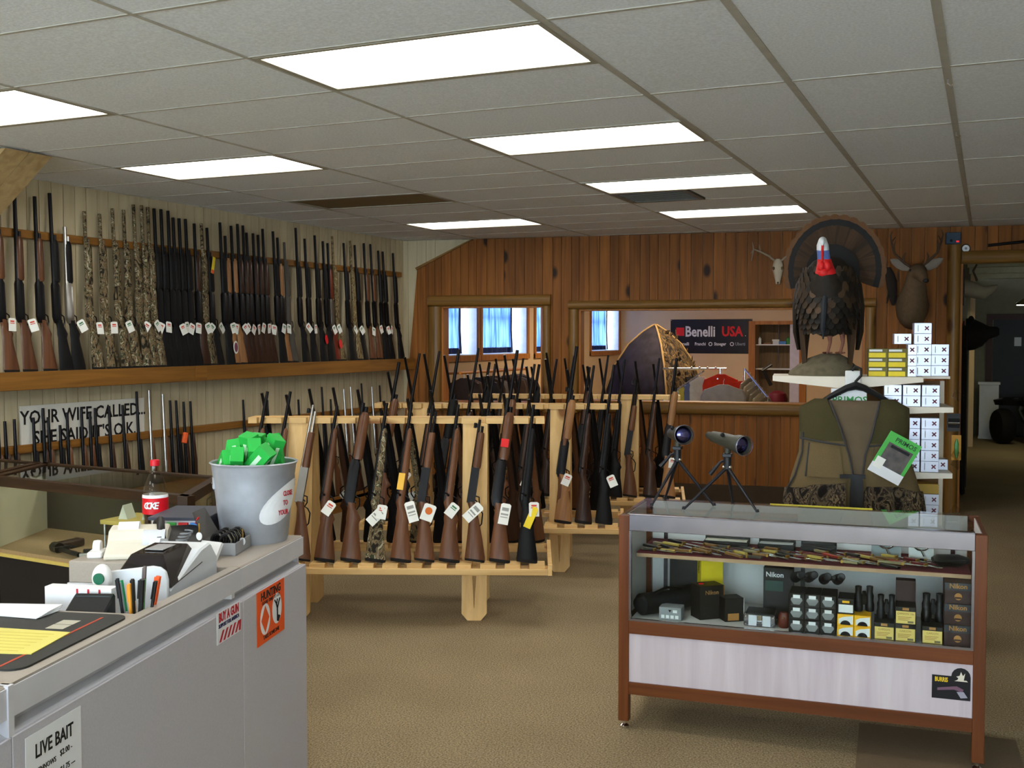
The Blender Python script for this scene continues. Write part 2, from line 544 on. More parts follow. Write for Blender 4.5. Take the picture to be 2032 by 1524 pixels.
# jambs of the hatches and door
M_JAMB = wood('plain pine jamb', (150, 92, 40), (178, 116, 56), axis='z', rough=0.5, grain=26, vary=0.08)
jb = MB()
for a, b, c, d in [(.448, 1.579, .98, 2.03), (1.972, 4.835, 1.01, 1.99)]:
    jb.box(a, a + .02, -.03, T + .01, c, d).box(b - .02, b, -.03, T + .01, c, d).box(a, b, -.03, T + .01, d - .02, d).box(a, b, -.06, T + .04, c, c + .02)
jb.box(5.70, 5.72, -.03, T + .01, 0, 2.4)
jb.build('opening_jamb', M_JAMB, WB)
# slanted trim and left edge strip of the pine front
MB().prism([(.165, 2.425), (.81, 2.745), (.81, 2.79 - .01), (.165, 2.47)][:2] + [(.79, 2.747), (.15, 2.45)], -0.05, 0, 'y').build('slanted_trim', M_LOG, WB)
M_BASE = mat('dark baseboard', (62, 46, 28), 0.6)
for a, b in [(.2, 5.57), (8.4, 9.6)]:
    MB().box(a, b, -.045, -.03, 0, .19).build('baseboard_strip', M_BASE, WB)

# ---- right wall and the shop front behind the camera
structure(MB().box(3.6, 3.85, -3.9, 12.2, 0, CEIL + .1).build('wall_right', mat('plain cream wall', (196, 182, 150), .7, var=.04)))
wf = struct_root('wall_front', (0, -3.6, 0))
f = MB()
for a, b, c, d in [(-6.2, -5.0, 0, CEIL), (-5.0, 3.2, 0, .55), (-5.0, 3.2, 2.5, CEIL), (-1.6, -1.2, .55, 2.5), (3.2, 3.85, 0, CEIL)]:
    f.box(a, b, -0.2, 0, c, d)
f.build('wall_core', mat('plain cream wall', (196, 182, 150), .7), wf)
for i, (a, b) in enumerate([(-5.0, -1.6), (-1.2, 3.2)]):
    w = struct_root('window_%d' % (i + 1), (0, -3.7, 0))
    MB().box(a, b, -.005, .005, .55, 2.5).build('pane', M_GLASS, w)
    MB().box(a, b, -.03, .03, .55, .62).box(a, b, -.03, .03, 2.43, 2.5).box(a, a + .07, -.03, .03, .62, 2.43).box(b - .07, b, -.03, .03, .62, 2.43).box((a + b) / 2 - .03, (a + b) / 2 + .03, -.03, .03, .62, 2.43).build('window_frame', M_WHITE, w)

# ---- slanted boarded beam against the ceiling
t = thing('slanted_beam', 'slanted boarded wooden brace under the ceiling by the gun wall', 'beam', (-5.12, 4.6, CEIL - 0.01), (0, 0, 0.0))
M_BRACE = wood('plain brace board', (158, 134, 94), (182, 158, 114), axis='z', rough=.6, grain=20, vary=.08)
for i in range(2):
    MB().prism([(-.05, 0.0), (.10, 0), (-.72, -.62), (-.87, -.62)], -.17 + i * .165, -.01 + i * .165, 'y').build('board', M_BRACE, t)

# =================================================================== LONG GUNS
FIN = {
    'wood': wood('walnut stock', (82, 50, 32), (108, 70, 46), axis='z', rough=.3, grain=30, vary=.15, coat=.15),
    'dark': wood('dark walnut stock', (48, 30, 22), (68, 44, 32), axis='z', rough=.3, grain=30, vary=.15, coat=.15),
    'light': wood('honey stock', (138, 96, 60), (164, 118, 76), axis='z', rough=.35, grain=30, vary=.12, coat=.15),
    'red': wood('reddish stock', (92, 34, 22), (116, 48, 30), axis='z', rough=.3, grain=30, vary=.12, coat=.15),
    'black': mat('black synthetic stock', (13, 13, 15), .55, bump=.1, scale=120, spec=.2),
    'grey': mat('grey synthetic stock', (74, 68, 62), .55),
    'camo': camo('woodland camouflage stock', [(34, 29, 22), (92, 82, 60), (122, 100, 74), (54, 60, 40), (164, 154, 128), (84, 58, 44)], 15),
    'camotan': camo('tan camouflage stock', [(78, 64, 42), (128, 112, 80), (104, 88, 58), (156, 140, 106), (66, 56, 38)], 15),
}
M_BLUED = mat('blued steel', (20, 20, 23), .35, metal=.5, spec=.3)
M_STAIN = mat('stainless barrel', (186, 186, 184), .28, metal=1.0)
M_PAD = mat('rubber butt pad', (18, 16, 16), .8)
M_CARD = mat('paper tag', (236, 236, 230), .8, var=.03)
M_REDPRINT = mat('red print', (206, 78, 60), .8)
M_GREENPRINT = mat('green print', (70, 120, 86), .8)
M_REDTAG = mat('red tag', (214, 30, 34), .6)
M_YELTAG = mat('yellow tag', (232, 204, 40), .6)
M_BRASS = mat('brass', (180, 140, 60), .35, metal=1.0)

GUNMESH = {}
def gm(key, fn):
    if key not in GUNMESH: GUNMESH[key] = fn()
    return GUNMESH[key]
def fresh(name, key, material, fn, parent, smooth=True):
    """build once per key, later reuse the mesh data"""
    if key in GUNMESH: return link(name, GUNMESH[key], parent)
    o = fn().build(name, material, parent, smooth, angle=.9)
    GUNMESH[key] = o.data
    return o
BUTT = [(0.0, .076, 0, .062, .020), (.018, .075, 0, .061, .021), (.10, .064, 0, .051, .021), (.17, .055, 0, .041, .019), (.205, .052, 0, .037, .018),
        (.235, .054, 0, .045, .018), (.258, .048, 0, .038, .017), (.29, .036, 0, .027, .017), (.325, .022, 0, .028, .018)]
def stock_butt():
    return MB().loft([(z, cx, cy, a, b) for z, cx, cy, a, b in BUTT], 10)
def stock_lever():
    return MB().loft([(0, .080, 0, .060, .019), (.02, .079, 0, .059, .020), (.12, .064, 0, .046, .019), (.22, .046, 0, .031, .017), (.29, .030, 0, .023, .016), (.33, .018, 0, .028, .016)], 10)
def stock_bolt():
    return MB().loft([(z, cx, cy, a, b) for z, cx, cy, a, b in BUTT] + [(.42, .022, 0, .024, .020), (.56, .020, 0, .024, .021), (.66, .016, 0, .019, .019), (.76, .013, 0, .015, .016), (.775, .012, 0, .009, .010)], 10)
def receiver_box():
    return MB().loft([(.305, .016, 0, .022, .012), (.33, .014, 0, .031, .016), (.35, .012, 0, .034, .017), (.56, .011, 0, .033, .017), (.58, .008, 0, .024, .015)], 10, .6)
def receiver_bolt():
    return MB().loft([(.33, 0.002, 0, .010, .010), (.35, .002, 0, .016, .015), (.58, .002, 0, .015, .015), (.60, 0, 0, .011, .011)], 10).tube([(0.0, -.012, .38), (.012, -.035, .375), (.022, -.052, .365)], [.005, .004, .008], 6)
def guard():
    return MB().tube([(.040, 0, .285), (.066, 0, .292), (.077, 0, .318), (.072, 0, .355), (.040, 0, .372)], .0045, 6).tube([(.04, 0, .335), (.056, 0, .325)], .004, 5)
def lever_loop():
    return MB().tube([(.030, 0, .37), (.056, 0, .365), (.062, 0, .33), (.052, 0, .305), (.072, 0, .295), (.090, 0, .27), (.092, 0, .21), (.076, 0, .185), (.056, 0, .195)], .0045, 6).tube([(.036, 0, .345), (.050, 0, .335)], .004, 5)
def forend():
    return MB().loft([(.585, .019, 0, .027, .018), (.60, .020, 0, .032, .021), (.80, .020, 0, .032, .021), (.85, .020, 0, .030, .020), (.875, .020, 0, .020, .015)], 10)
def forend_short():
    return MB().loft([(.535, .016, 0, .024, .018), (.55, .016, 0, .026, .019), (.74, .015, 0, .022, .017), (.75, .015, 0, .019, .015)], 10)
def receiver_lever():
    return MB().box(-.013, .036, -.013, .013, .325, .535)
def unit_tube(r0, r1):
    return lambda: MB().tube([(0, 0, 0), (0, 0, .3), (0, 0, 1)], [r0, (r0 * 2 + r1) / 3, r1], 8)
def scope():
    m = MB().tube([(-.045, 0, .36), (-.045, 0, .40), (-.045, 0, .43), (-.045, 0, .56), (-.045, 0, .60), (-.045, 0, .66)], [.019, .019, .0125, .0125, .021, .022], 12)
    m.box(-.042, -.008, -.01, .01, .435, .455).box(-.042, -.008, -.01, .01, .535, .555).tube([(-.045, 0, .495), (-.07, 0, .495)], .009, 8)
    return m
def tag_mesh(w, h):
    return lambda: MB().prism([(-w / 2, -h), (w / 2, -h), (w / 2, -.008), (w / 2 - .01, 0), (-w / 2 + .01, 0), (-w / 2, -.008)], -.0006, .0006, 'y')
grng = random.Random(11)

def gun(kind, fin, L, label, group, name='shotgun', barrel='blued', tags=('white',), opt=()):
    t = thing(name, label, 'gun', group=group)
    sm = FIN[fin]
    bmat = {'blued': M_BLUED, 'steel': M_STAIN, 'camo': FIN['camo'], 'camotan': FIN['camotan'], 'black': FIN['black'], 'grey': FIN['grey']}[barrel]
    rmat = mat('case hardened steel', (118, 114, 108), .35, metal=.8) if 'steelreceiver' in opt else bmat
    bk = 'b_' + barrel
    if kind == 'pump':
        fresh('stock', 'stock' + fin, sm, stock_butt, t)
        fresh('butt_pad', 'pad', M_PAD, lambda: MB().loft([(-.018, .078, 0, .060, .019), (0, .076, 0, .063, .0205)], 10), t)
        fresh('receiver', 'rec' + barrel + str(rmat.name), rmat, receiver_box, t)
        fresh('trigger_guard', 'guard', M_BLUED, guard, t)
        fresh('forend', 'forend' + fin, sm, forend, t)
        b = fresh('barrel', 'shot' + bk, bmat, unit_tube(.0140, .0125), t); b.location = (0, 0, .56); b.scale = (1, 1, L - .56 - .018)
        m = fresh('magazine_tube', 'mag' + bk, bmat, unit_tube(.012, .012), t); m.location = (.024, 0, .57); m.scale = (1, 1, .34)
    elif kind == 'bolt':
        fresh('stock', 'bstock' + fin, sm, stock_bolt, t)
        fresh('butt_pad', 'pad', M_PAD, lambda: MB().loft([(-.018, .078, 0, .060, .019), (0, .076, 0, .063, .0205)], 10), t)
        fresh('receiver', 'brec' + barrel, bmat, receiver_bolt, t)
        fresh('trigger_guard', 'guard', M_BLUED, guard, t)
        b = fresh('barrel', 'rifle' + bk, bmat, unit_tube(.0135, .0095), t); b.location = (-.001, 0, .58); b.scale = (1, 1, L - .58 - .018)
    elif kind == 'lever':
        fresh('stock', 'lstock' + fin, sm, stock_lever, t)
        fresh('butt_pad', 'lpad', M_PAD, lambda: MB().loft([(-.012, .081, 0, .058, .018), (0, .080, 0, .0605, .0195)], 10), t)
        fresh('receiver', 'lrec' + rmat.name, rmat, receiver_lever, t, False)
        fresh('lever', 'lloop', M_BLUED, lever_loop, t)
        fresh('forend', 'lfore' + fin, sm, forend_short, t)
        b = fresh('barrel', 'lb' + bk, bmat, unit_tube(.0115, .0085), t); b.location = (-.003, 0, .53); b.scale = (1, 1, L - .53 - .012)
        m = fresh('magazine_tube', 'lm' + bk, bmat, unit_tube(.009, .009), t); m.location = (.018, 0, .53); m.scale = (1, 1, L - .53 - .05)
        fresh('front_sight', 'lsight', M_BLUED, lambda: MB().box(-.03, -.008, -.002, .002, -.012, .012).tube([(-.026, 0, -.015), (-.026, 0, .015)], .009, 8), t).location = (0, 0, L - .05)
    if 'scope' in opt: fresh('scope', 'scope', M_BLACK, scope, t)
    if 'sling' in opt:
        MB().tube([(.10, -.02, .12), (.12, -.024, .3), (.10, -.026, .5), (.05, -.02, .72)], .006, 6).build('sling', M_BLACK, t, True)
    for i, k in enumerate(tags):
        if k == 'white':
            o = fresh('price_tag', 'tag', M_CARD, tag_mesh(.06, .085), t)
            pr = fresh('tag_print', 'tagp' + str(grng.random() < .7), M_REDPRINT if grng.random() < .7 else M_GREENPRINT, lambda: MB().box(-.016, .016, -.0014, -.0008, -.026, -.016).box(-.018, .018, -.0014, -.0008, -.036, -.031), o, False)
        elif k == 'long':
            o = fresh('price_tag', 'tagl', M_CARD, tag_mesh(.06, .125), t)
            fresh('tag_print', 'taglp', mat('grey print', (150, 150, 146), .8), lambda: MB().box(-.02, .02, -.0014, -.0008, -.045, -.025).box(-.022, .022, -.0014, -.0008, -.07, -.06).box(-.022, .022, -.0014, -.0008, -.085, -.08), o, False)
        elif k == 'round':
            o = fresh('price_tag', 'tagr', M_CARD, tag_mesh(.075, .10), t)
            fresh('tag_print', 'tagrp', mat('orange print', (214, 112, 50), .8), lambda: MB().lathe([(.022, -.0006), (.022, .0006)], 18, Matrix.Translation((0, -.0012, -.04)) @ Matrix.Rotation(math.pi / 2, 4, 'X')), o, False)
        elif k == 'yellow':
            o = fresh('price_tag', 'tagy', M_YELTAG, tag_mesh(.045, .13), t)
        elif k == 'red':
            o = fresh('warning_tag', 'tagred', M_REDTAG, lambda: MB().lathe([(.03, -.0015), (.03, .0015)], 16, Matrix.Translation((0, 0, -.06)) @ Matrix.Rotation(math.pi / 2, 4, 'X') @ Matrix.Scale(1.5, 4, (0, 1, 0))), t)
        dz = {'yellow': .34, 'red': .25}.get(k, .325)
        o.location = (.075 + .012 * i, -.024 - .004 * i, dz - .035 * i + grng.uniform(-.012, .012))
        o.rotation_euler = (grng.uniform(-.1, .12), grng.uniform(-.75, .75), grng.uniform(-.25, .25))
    return t

# ---------------------------------------------------------------- wall shelf and rails for the guns
sh = thing('gun_shelf', 'long brown wooden wall ledge carrying the upper row of guns', 'shelf', (-5.9, 0, 0))
MB().box(0, .19, 3.6, 10.36, 1.425, 1.452).build('ledge_board', M_SHELFWOOD, sh)
for i, (a, b) in enumerate([(3.6, 6.86), (6.865, 10.36)]):
    MB().box(.165, .195, a, b, 1.345, 1.464).build('front_board', M_SHELFWOOD, sh, bevel=.003)
MB().box(.194, .2, 6.80, 6.93, 1.345, 1.464).build('joint_block', M_SHELFWOOD, sh)
rl = thing('barrel_rail', 'brown wooden strip along the wall behind the upper gun barrels', 'rail', (-5.9, 0, 0))
MB().box(0, .04, 3.6, 10.36, 2.345, 2.40).build('strip', M_SHELFWOOD, rl, bevel=.004)
M_FELT = mat('green felt pad', (70, 62, 34), .9)
rl2 = thing('barrel_rail', 'lower brown wooden strip along the wall below the wife called sign', 'rail', (-5.9, 0, 0))
MB().box(0, .045, 3.6, 10.36, .915, .972).build('strip', M_SHELFWOOD, rl2, bevel=.004)
lg = thing('gun_shelf', 'low wooden floor ledge carrying the lower row of rifles', 'shelf', (-5.9, 0, 0))
MB().box(0, .19, 3.6, 10.36, .10, .13).build('ledge_board', M_SHELFWOOD, lg)
MB().box(.16, .19, 3.6, 10.36, 0, .155).box(0, .16, 3.6, 3.63, 0, .1).box(0, .16, 10.33, 10.36, 0, .1).build('front_board', M_SHELFWOOD, lg)

UG = 'long guns in the upper wall rack'
def wall_gun(g, y, zbase, out=.13, rail=.055, h=.92, tilt=0.0):
    th = -math.atan2(out - rail, h)
    M = Matrix.Rotation(th, 4, 'Y') @ Matrix.Rotation(math.pi / 2, 4, 'Z') @ Matrix.Rotation(tilt, 4, 'Y')
    g.rotation_euler = M.to_euler()
    g.location = (-5.9 + out, y, zbase + .027)
W_ = ('white',)
upper = [
 (5.05, 1.12, 'pump', 'wood', 'blued', W_, (), 'walnut shotgun standing left of the other walnut pair on the upper ledge'),
 (5.197, 1.176, 'pump', 'wood', 'blued', W_, (), 'one of a pair of walnut shotguns with long walnut forends and price tags, upper ledge'),
 (5.364, 1.173, 'pump', 'wood', 'blued', (), (), 'walnut shotgun without a tag between another walnut gun and a tall black one'),
 (5.505, 1.211, 'pump', 'black', 'blued', (), (), 'tall black shotgun between walnut and silver barrelled guns on upper ledge'),
 (5.614, .991, 'pump', 'black', 'steel', W_, (), 'short black gun with a silver barrel beside the camouflage shotguns')]
CL = 'camouflage shotgun in the run of seven camouflage guns on the upper ledge'
for y, L in [(5.794, 1.12), (5.935, 1.117), (6.078, 1.169), (6.178, 1.173), (6.292, 1.222), (6.366, 1.227), (6.441, 1.22)]:
    upper.append((y, L, 'pump', 'camo', 'camo', W_ if y != 6.178 else (), (), CL))
BL = 'plain black shotgun in the run of six beside the camouflage guns, upper ledge'
for y, L in [(6.511, 1.217), (6.577, 1.22), (6.65, 1.217), (6.711, 1.169), (6.786, 1.169), (6.857, 1.172)]:
    upper.append((y, L, 'pump', 'black', 'black', W_ if y not in (6.577,) else (), (), BL))
upper += [
 (6.952, 1.146, 'pump', 'dark', 'blued', W_, (), 'dark walnut shotgun between the black run and a camouflage gun'),
 (7.037, 1.154, 'pump', 'camo', 'camo', W_, (), 'single camouflage shotgun between dark walnut and yellow tagged black guns'),
 (7.117, 1.125, 'pump', 'black', 'blued', W_, ('sticker',), 'black gun with a yellow and red hang tag near its forend'),
 (7.276, 1.186, 'pump', 'black', 'blued', W_, ('oval',), 'tall black gun with an oval lock badge on its stock'),
 (7.332, 1.079, 'pump', 'light', 'blued', W_, (), 'honey stocked shotgun next to the gun with oval badge'),
 (7.426, 1.171, 'pump', 'light', 'blued', W_, (), 'taller honey stocked shotgun of the pair beside the dark walnut run'),
]
DL = 'dark walnut shotgun in the close run of six on the upper ledge'
for y, L in [(7.507, 1.196), (7.575, 1.19), (7.636, 1.131), (7.712, 1.134), (7.783, 1.127), (7.856, 1.186)]:
    upper.append((y, L, 'pump', 'dark', 'blued', W_, (), DL))
upper += [
 (8.01, 1.178, 'pump', 'black', 'blued', W_, (), 'black shotgun between the dark walnut run and a lone honey stocked gun'),
 (8.076, 1.126, 'pump', 'light', 'blued', W_, (), 'lone honey stocked shotgun beside the grey gun'),
 (8.167, 1.093, 'pump', 'grey', 'grey', (), (), 'all grey shotgun without a tag on the upper ledge'),
 (8.356, 1.242, 'pump', 'black', 'blued', W_, (), 'tallest black shotgun right after the gap beside the grey gun'),
 (8.5, 1.153, 'pump', 'black', 'blued', W_, (), 'black shotgun between the tallest black one and a red tagged one'),
 (8.658, 1.199, 'pump', 'black', 'blued', ('red',), (), 'black shotgun with a round red tag hanging on its stock'),
 (8.793, 1.154, 'pump', 'black', 'blued', W_, (), 'black shotgun beside the reddish stocked gun with bright receiver'),
 (8.879, 1.142, 'pump', 'red', 'blued', ('white', 'red'), ('steelreceiver',), 'reddish wood shotgun with bright receiver and a small red tag'),
 (8.968, 1.217, 'pump', 'camotan', 'camotan', (), (), 'tan camouflage shotgun beside the reddish wood one'),
 (9.175, 1.166, 'pump', 'black', 'blued', W_, (), 'black shotgun between two tan camouflage guns'),
 (9.287, 1.2, 'pump', 'camotan', 'camotan', W_, (), 'tan camouflage shotgun between two black guns'),
 (9.38, 1.162, 'pump', 'black', 'blued', (), (), 'black shotgun without a tag between camouflage and brown stocked guns'),
 (9.545, 1.196, 'pump', 'wood', 'blued', W_, (), 'one of two brown stocked shotguns close to the pine wall'),
 (9.683, 1.197, 'pump', 'wood', 'blued', W_, (), 'one of two brown stocked shotguns close to the pine wall'),
 (9.824, 1.14, 'pump', 'black', 'blued', W_, (), 'one of the last three black guns before the pine wall'),
 (9.927, 1.137, 'pump', 'black', 'blued', W_, (), 'one of the last three black guns before the pine wall'),
 (10.128, 1.136, 'pump', 'black', 'blued', (), (), 'one of the last three black guns before the pine wall')]
for y, L, k, fin, ba, tg, op, lab in upper:
    g = gun(k, fin, L, lab, UG, 'shotgun', ba, tg, op)
    if 'sticker' in op:
        o = MB().box(-.016, .016, -.001, .001, -.07, .07).build('hang_tag', M_YELTAG, g); o.location = (.02, -.03, .80); o.rotation_euler = (0, .25, 0)
        MB().box(-.016, .016, -.002, -.0012, -.07, -.04).build('tag_print', mat('orange tag end', (224, 90, 40), .6), o)
    if 'oval' in op:
        o = MB().lathe([(.03, -.002), (.03, .002)], 18, Matrix.Rotation(math.pi / 2, 4, 'X') @ Matrix.Scale(1.8, 4, (0, 1, 0))).build('lock_badge', M_CARD, g); o.location = (.10, -.028, .13)
        MB().lathe([(.022, -.002), (.022, .002)], 18, Matrix.Rotation(math.pi / 2, 4, 'X') @ Matrix.Scale(1.8, 4, (0, 1, 0))).build('badge_face', mat('badge blue', (120, 66, 84), .6), o).location = (0, -.002, 0)
    wall_gun(g, y - .02, 1.452, tilt=.045 + grng.uniform(-.008, .008))
LG = 'rifles in the lower wall rack'
lower = [(5.036, 1.149, 'wood', ()), (5.103, 1.157, 'dark', ()), (5.171, 1.166, 'dark', ()), (5.322, 1.166, 'black', ('scope',)), (5.399, 1.225, 'dark', ('scope',)), (5.454, 1.16, 'wood', ()),
 (5.548, 1.099, 'black', ('scope',)), (5.608, 1.182, 'wood', ()), (5.741, 1.202, 'wood', ()), (5.815, 1.165, 'wood', ()), (5.877, 1.198, 'black', ()), (6.008, 1.205, 'dark', ()),
 (6.154, 1.204, 'dark', ()), (6.291, 1.298, 'black', ()), (6.419, 1.301, 'wood', ('steel',)), (6.572, 1.263, 'wood', ('steel',)), (6.65, 1.212, 'grey', ()), (6.731, 1.208, 'black', ('orange',)),
 (6.80, 1.193, 'dark', ()), (6.878, 1.193, 'dark', ()), (7.55, 1.17, 'dark', ()), (7.9, 1.15, 'black', ()), (8.366, 1.13, 'dark', ()), (8.60, 1.132, 'dark', ('steel',)), (8.758, 1.231, 'black', ()), (8.90, 1.106, 'wood', ()),
 (9.158, 1.19, 'wood', ('steel',)), (9.29, 1.212, 'dark', ('steel',)), (9.49, 1.237, 'black', ()), (9.688, 1.194, 'dark', ('steel',)), (9.841, 1.203, 'black', ())]
DESC = {'wood': 'walnut stocked rifle', 'dark': 'dark walnut rifle', 'black': 'black stocked rifle', 'grey': 'grey blue stocked rifle'}
for y, z, fin, op in lower:
    where = 'in front of the wife called sign' if 5.2 < y < 6.31 else ('beyond the sign on the lower rail' if 6.31 < y < 7 else ('left of the sign on the lower rail' if y < 5.2 else 'on the lower wall rail behind the rifle racks'))
    lab = DESC[fin] + (' with a scope' if 'scope' in op else '') + (' and silver barrel' if 'steel' in op else '') + (' and an orange tag' if 'orange' in op else '') + ' standing ' + where
    g = gun('bolt', fin, z - .15, lab, LG, 'rifle', 'steel' if 'steel' in op else 'blued', (), op)
    if 'orange' in op:
        MB().tube([(.03, -.03, .70), (.05, -.035, .78)], .022, 8).build('safety_tag', mat('safety orange', (226, 92, 40), .6), g)
    wall_gun(g, y - .02, .13, h=.80, rail=.06, tilt=.045 + grng.uniform(-.012, .012))

# ---------------------------------------------------------------- free standing A-frame rifle racks
def leg_mesh(mb, xc, sgn):
    """slotted board from floor to rail; sgn -1 = camera side"""
    w = .075; H = 1.165
    yb, yt = .21 * sgn, .055 * sgn
    def board(poly, t=.032):
        vs = []
        for off in (-t / 2, t / 2):
            for x, z in poly:
                vs.append((xc + x, yb + (yt - yb) * z / H + off, z))
        n = len(poly)
        fs = [tuple(range(n)), tuple(reversed(range(n, 2 * n)))] + [(i, i + n, (i + 1) % n + n, (i + 1) % n) for i in range(n)]
        mb.add(vs, fs)
    board([(-w, .26), (w, .26), (w, H), (-w, H)])
    board([(-w, .04), (-w + .035, 0), (-.0, 0), (-.0, .065), (-.012, .26), (-w, .26)])
    board([(0, 0), (w - .035, 0), (w, .04), (w, .26), (.012, .26), (0, .065)])
    return mb
def rack(loc, rot, label):
    t = thing('rifle_rack', label, 'gun rack', loc, rot, 'pale pine rifle racks')
    W2 = .90
    for xc in (-.58, .48):
        for sgn in (-1, 1):
            leg_mesh(MB(), xc, sgn).build('leg', M_RACKV, t)
    # notched barrel boards, front and back
    for sgn in (-1, 1):
        poly = [(-W2, 0.0), (-W2, sgn * .085)]
        for i in range(12):
            c = -.825 + i * .15
            poly += [(c - .022, sgn * .085), (c - .016, sgn * .058), (c + .016, sgn * .058), (c + .022, sgn * .085)]
        poly += [(W2, sgn * .085), (W2, 0.0)]
        MB().prism(poly, 1.165, 1.20, 'z').build('barrel_board', M_RACK, t)
    # trays for the butts
    for sgn in (-1, 1):
        ya, yb2 = sorted((sgn * .25, sgn * .38))
        MB().box(-W2 - .02, W2 + .02, ya, yb2, .318, .338).build('tray_board', M_RACK, t)
        yl = sgn * .38
        MB().box(-W2 - .02, W2 + .02, min(yl, yl + sgn * .022), max(yl, yl + sgn * .022), .31, .347).build('tray_lip', M_RACK, t, bevel=.003)
        blk = None
        for i in range(13):
            if blk is None: blk = MB().box(-.045, .045, ya, yb2, .338, .366).build('divider', M_RACK, t)
            else: blk = part('divider', blk, t)
            blk.location = (-.90 + .045 + i * .1425, 0, 0)
    for s_ in (-1, 1):
        MB().box(s_ * (W2 + .03) - .012, s_ * (W2 + .03) + .012, -.40, .40, .31, .37).build('end_board', M_RACK, t)
    for xc in (-.58, .48):
        MB().box(xc - .09, xc - .075, -.25, .25, .30, .36).build('cross_brace', M_RACK, t)
    return t
RACKS = [((-3.31, 5.79, 0), .3915, 'pale pine rifle rack next to the grey counter and bucket'),
         ((-3.33, 7.29, 0), .3155, 'pale pine rifle rack between two other racks'),
         ((-3.25, 8.72, 0), .2766, 'pale pine rifle rack closest to the pine wall')]
for a in RACKS: rack(*a)

def rack_gun(g, ri, x, side, tilt=.125, base=.366):
    loc, rz, _ = RACKS[ri]
    if side < 0: L = Matrix.Rotation(-.262, 4, 'X') @ Matrix.Rotation(tilt, 4, 'Y')
    else: L = Matrix.Rotation(.262, 4, 'X') @ Matrix.Rotation(tilt, 4, 'Y') @ Matrix.Identity(4)
    M = Matrix.Translation(loc) @ Matrix.Rotation(rz, 4, 'Z')
    if side < 0: M = M @ Matrix.Translation((x - .07, -.315, base + .03)) @ L
    else: M = M @ Matrix.Rotation(math.pi, 4, 'Z') @ Matrix.Translation((-x - .07, -.315, base + .03)) @ Matrix.Rotation(-.262, 4, 'X') @ Matrix.Rotation(tilt, 4, 'Y')
    g.matrix_world = M
RG = ['rifles on the rack beside the counter', 'rifles on the middle rack', 'rifles on the rack by the pine wall']
rk = 'on the rack beside the counter'
front0 = [
 (-.84, 'bolt', 'wood', 'blued', 1.02, (), (), 'walnut rifle at the end of the rack behind the bucket'),
 (-.70, 'bolt', 'wood', 'blued', 1.02, (), (), 'walnut rifle next to the bucket, second from the rack end'),
 (-.545, 'lever', 'wood', 'steel', .93, (), ('steelreceiver',), 'lever rifle with a silver barrel leaning against the rack leg by the bucket'),
 (-.40, 'bolt', 'wood', 'blued', .93, W_, (), 'walnut rifle with a plain tag right of the silver barrelled one'),
 (-.245, 'pump', 'wood', 'blued', .95, (), (), 'brown pump rifle with a wood forend standing near the rack middle'),
 (-.10, 'bolt', 'camo', 'blued', .95, ('white', 'long'), (), 'camouflage stocked rifle with two white tags on the rack beside the counter'),
 (.05, 'bolt', 'wood', 'blued', .94, ('long',), ('brass',), 'walnut rifle with long white tag and brass coloured receiver'),
 (.185, 'lever', 'wood', 'blued', .93, ('round',), (), 'walnut lever rifle with an orange round printed tag'),
 (.335, 'bolt', 'wood', 'blued', .94, W_, (), 'walnut rifle between the orange printed tag one and the short lever rifle'),
 (.48, 'lever', 'wood', 'blued', .84, ('long',), (), 'short lever carbine with tag leaning against the rack leg away from counter'),
 (.63, 'pump', 'wood', 'blued', .98, ('long',), ('redmark',), 'brown rifle with a red mark on its forend and long white tag'),
 (.79, 'bolt', 'black', 'blued', .94, ('white', 'yellow'), (), 'black rifle with white and yellow tags at the rack end')]
for x, k, fin, ba, L, tg, op, lab in front0:
    g = gun(k, fin, L, lab, RG[0], 'rifle', ba, tg, op)
    if 'redmark' in op: MB().box(-.006, .040, -.024, -.0205, .66, .71).build('red_sticker', M_REDTAG, g)
    if 'brass' in op: MB().box(-.008, .03, -.0235, -.020, .40, .50).build('brass_plate', M_BRASS, g)
    rack_gun(g, 0, x, -1)
for i, fin in enumerate(['black', 'dark', 'black', 'dark', 'black', 'black', 'camo', 'black', 'wood', 'black', 'dark', 'wood']):
    x = -.80 + i * .15
    g = gun('bolt', fin, .99 + grng.uniform(-.04, .06), {'black': 'black rifle', 'dark': 'dark walnut rifle', 'camo': 'green camouflage rifle', 'wood': 'walnut rifle'}[fin] + ' on the far side of the rack beside the counter', RG[0], 'rifle', 'blued', W_ if i % 3 == 0 else (), ('sling',) if i % 4 == 2 else ())
    rack_gun(g, 0, x, 1)
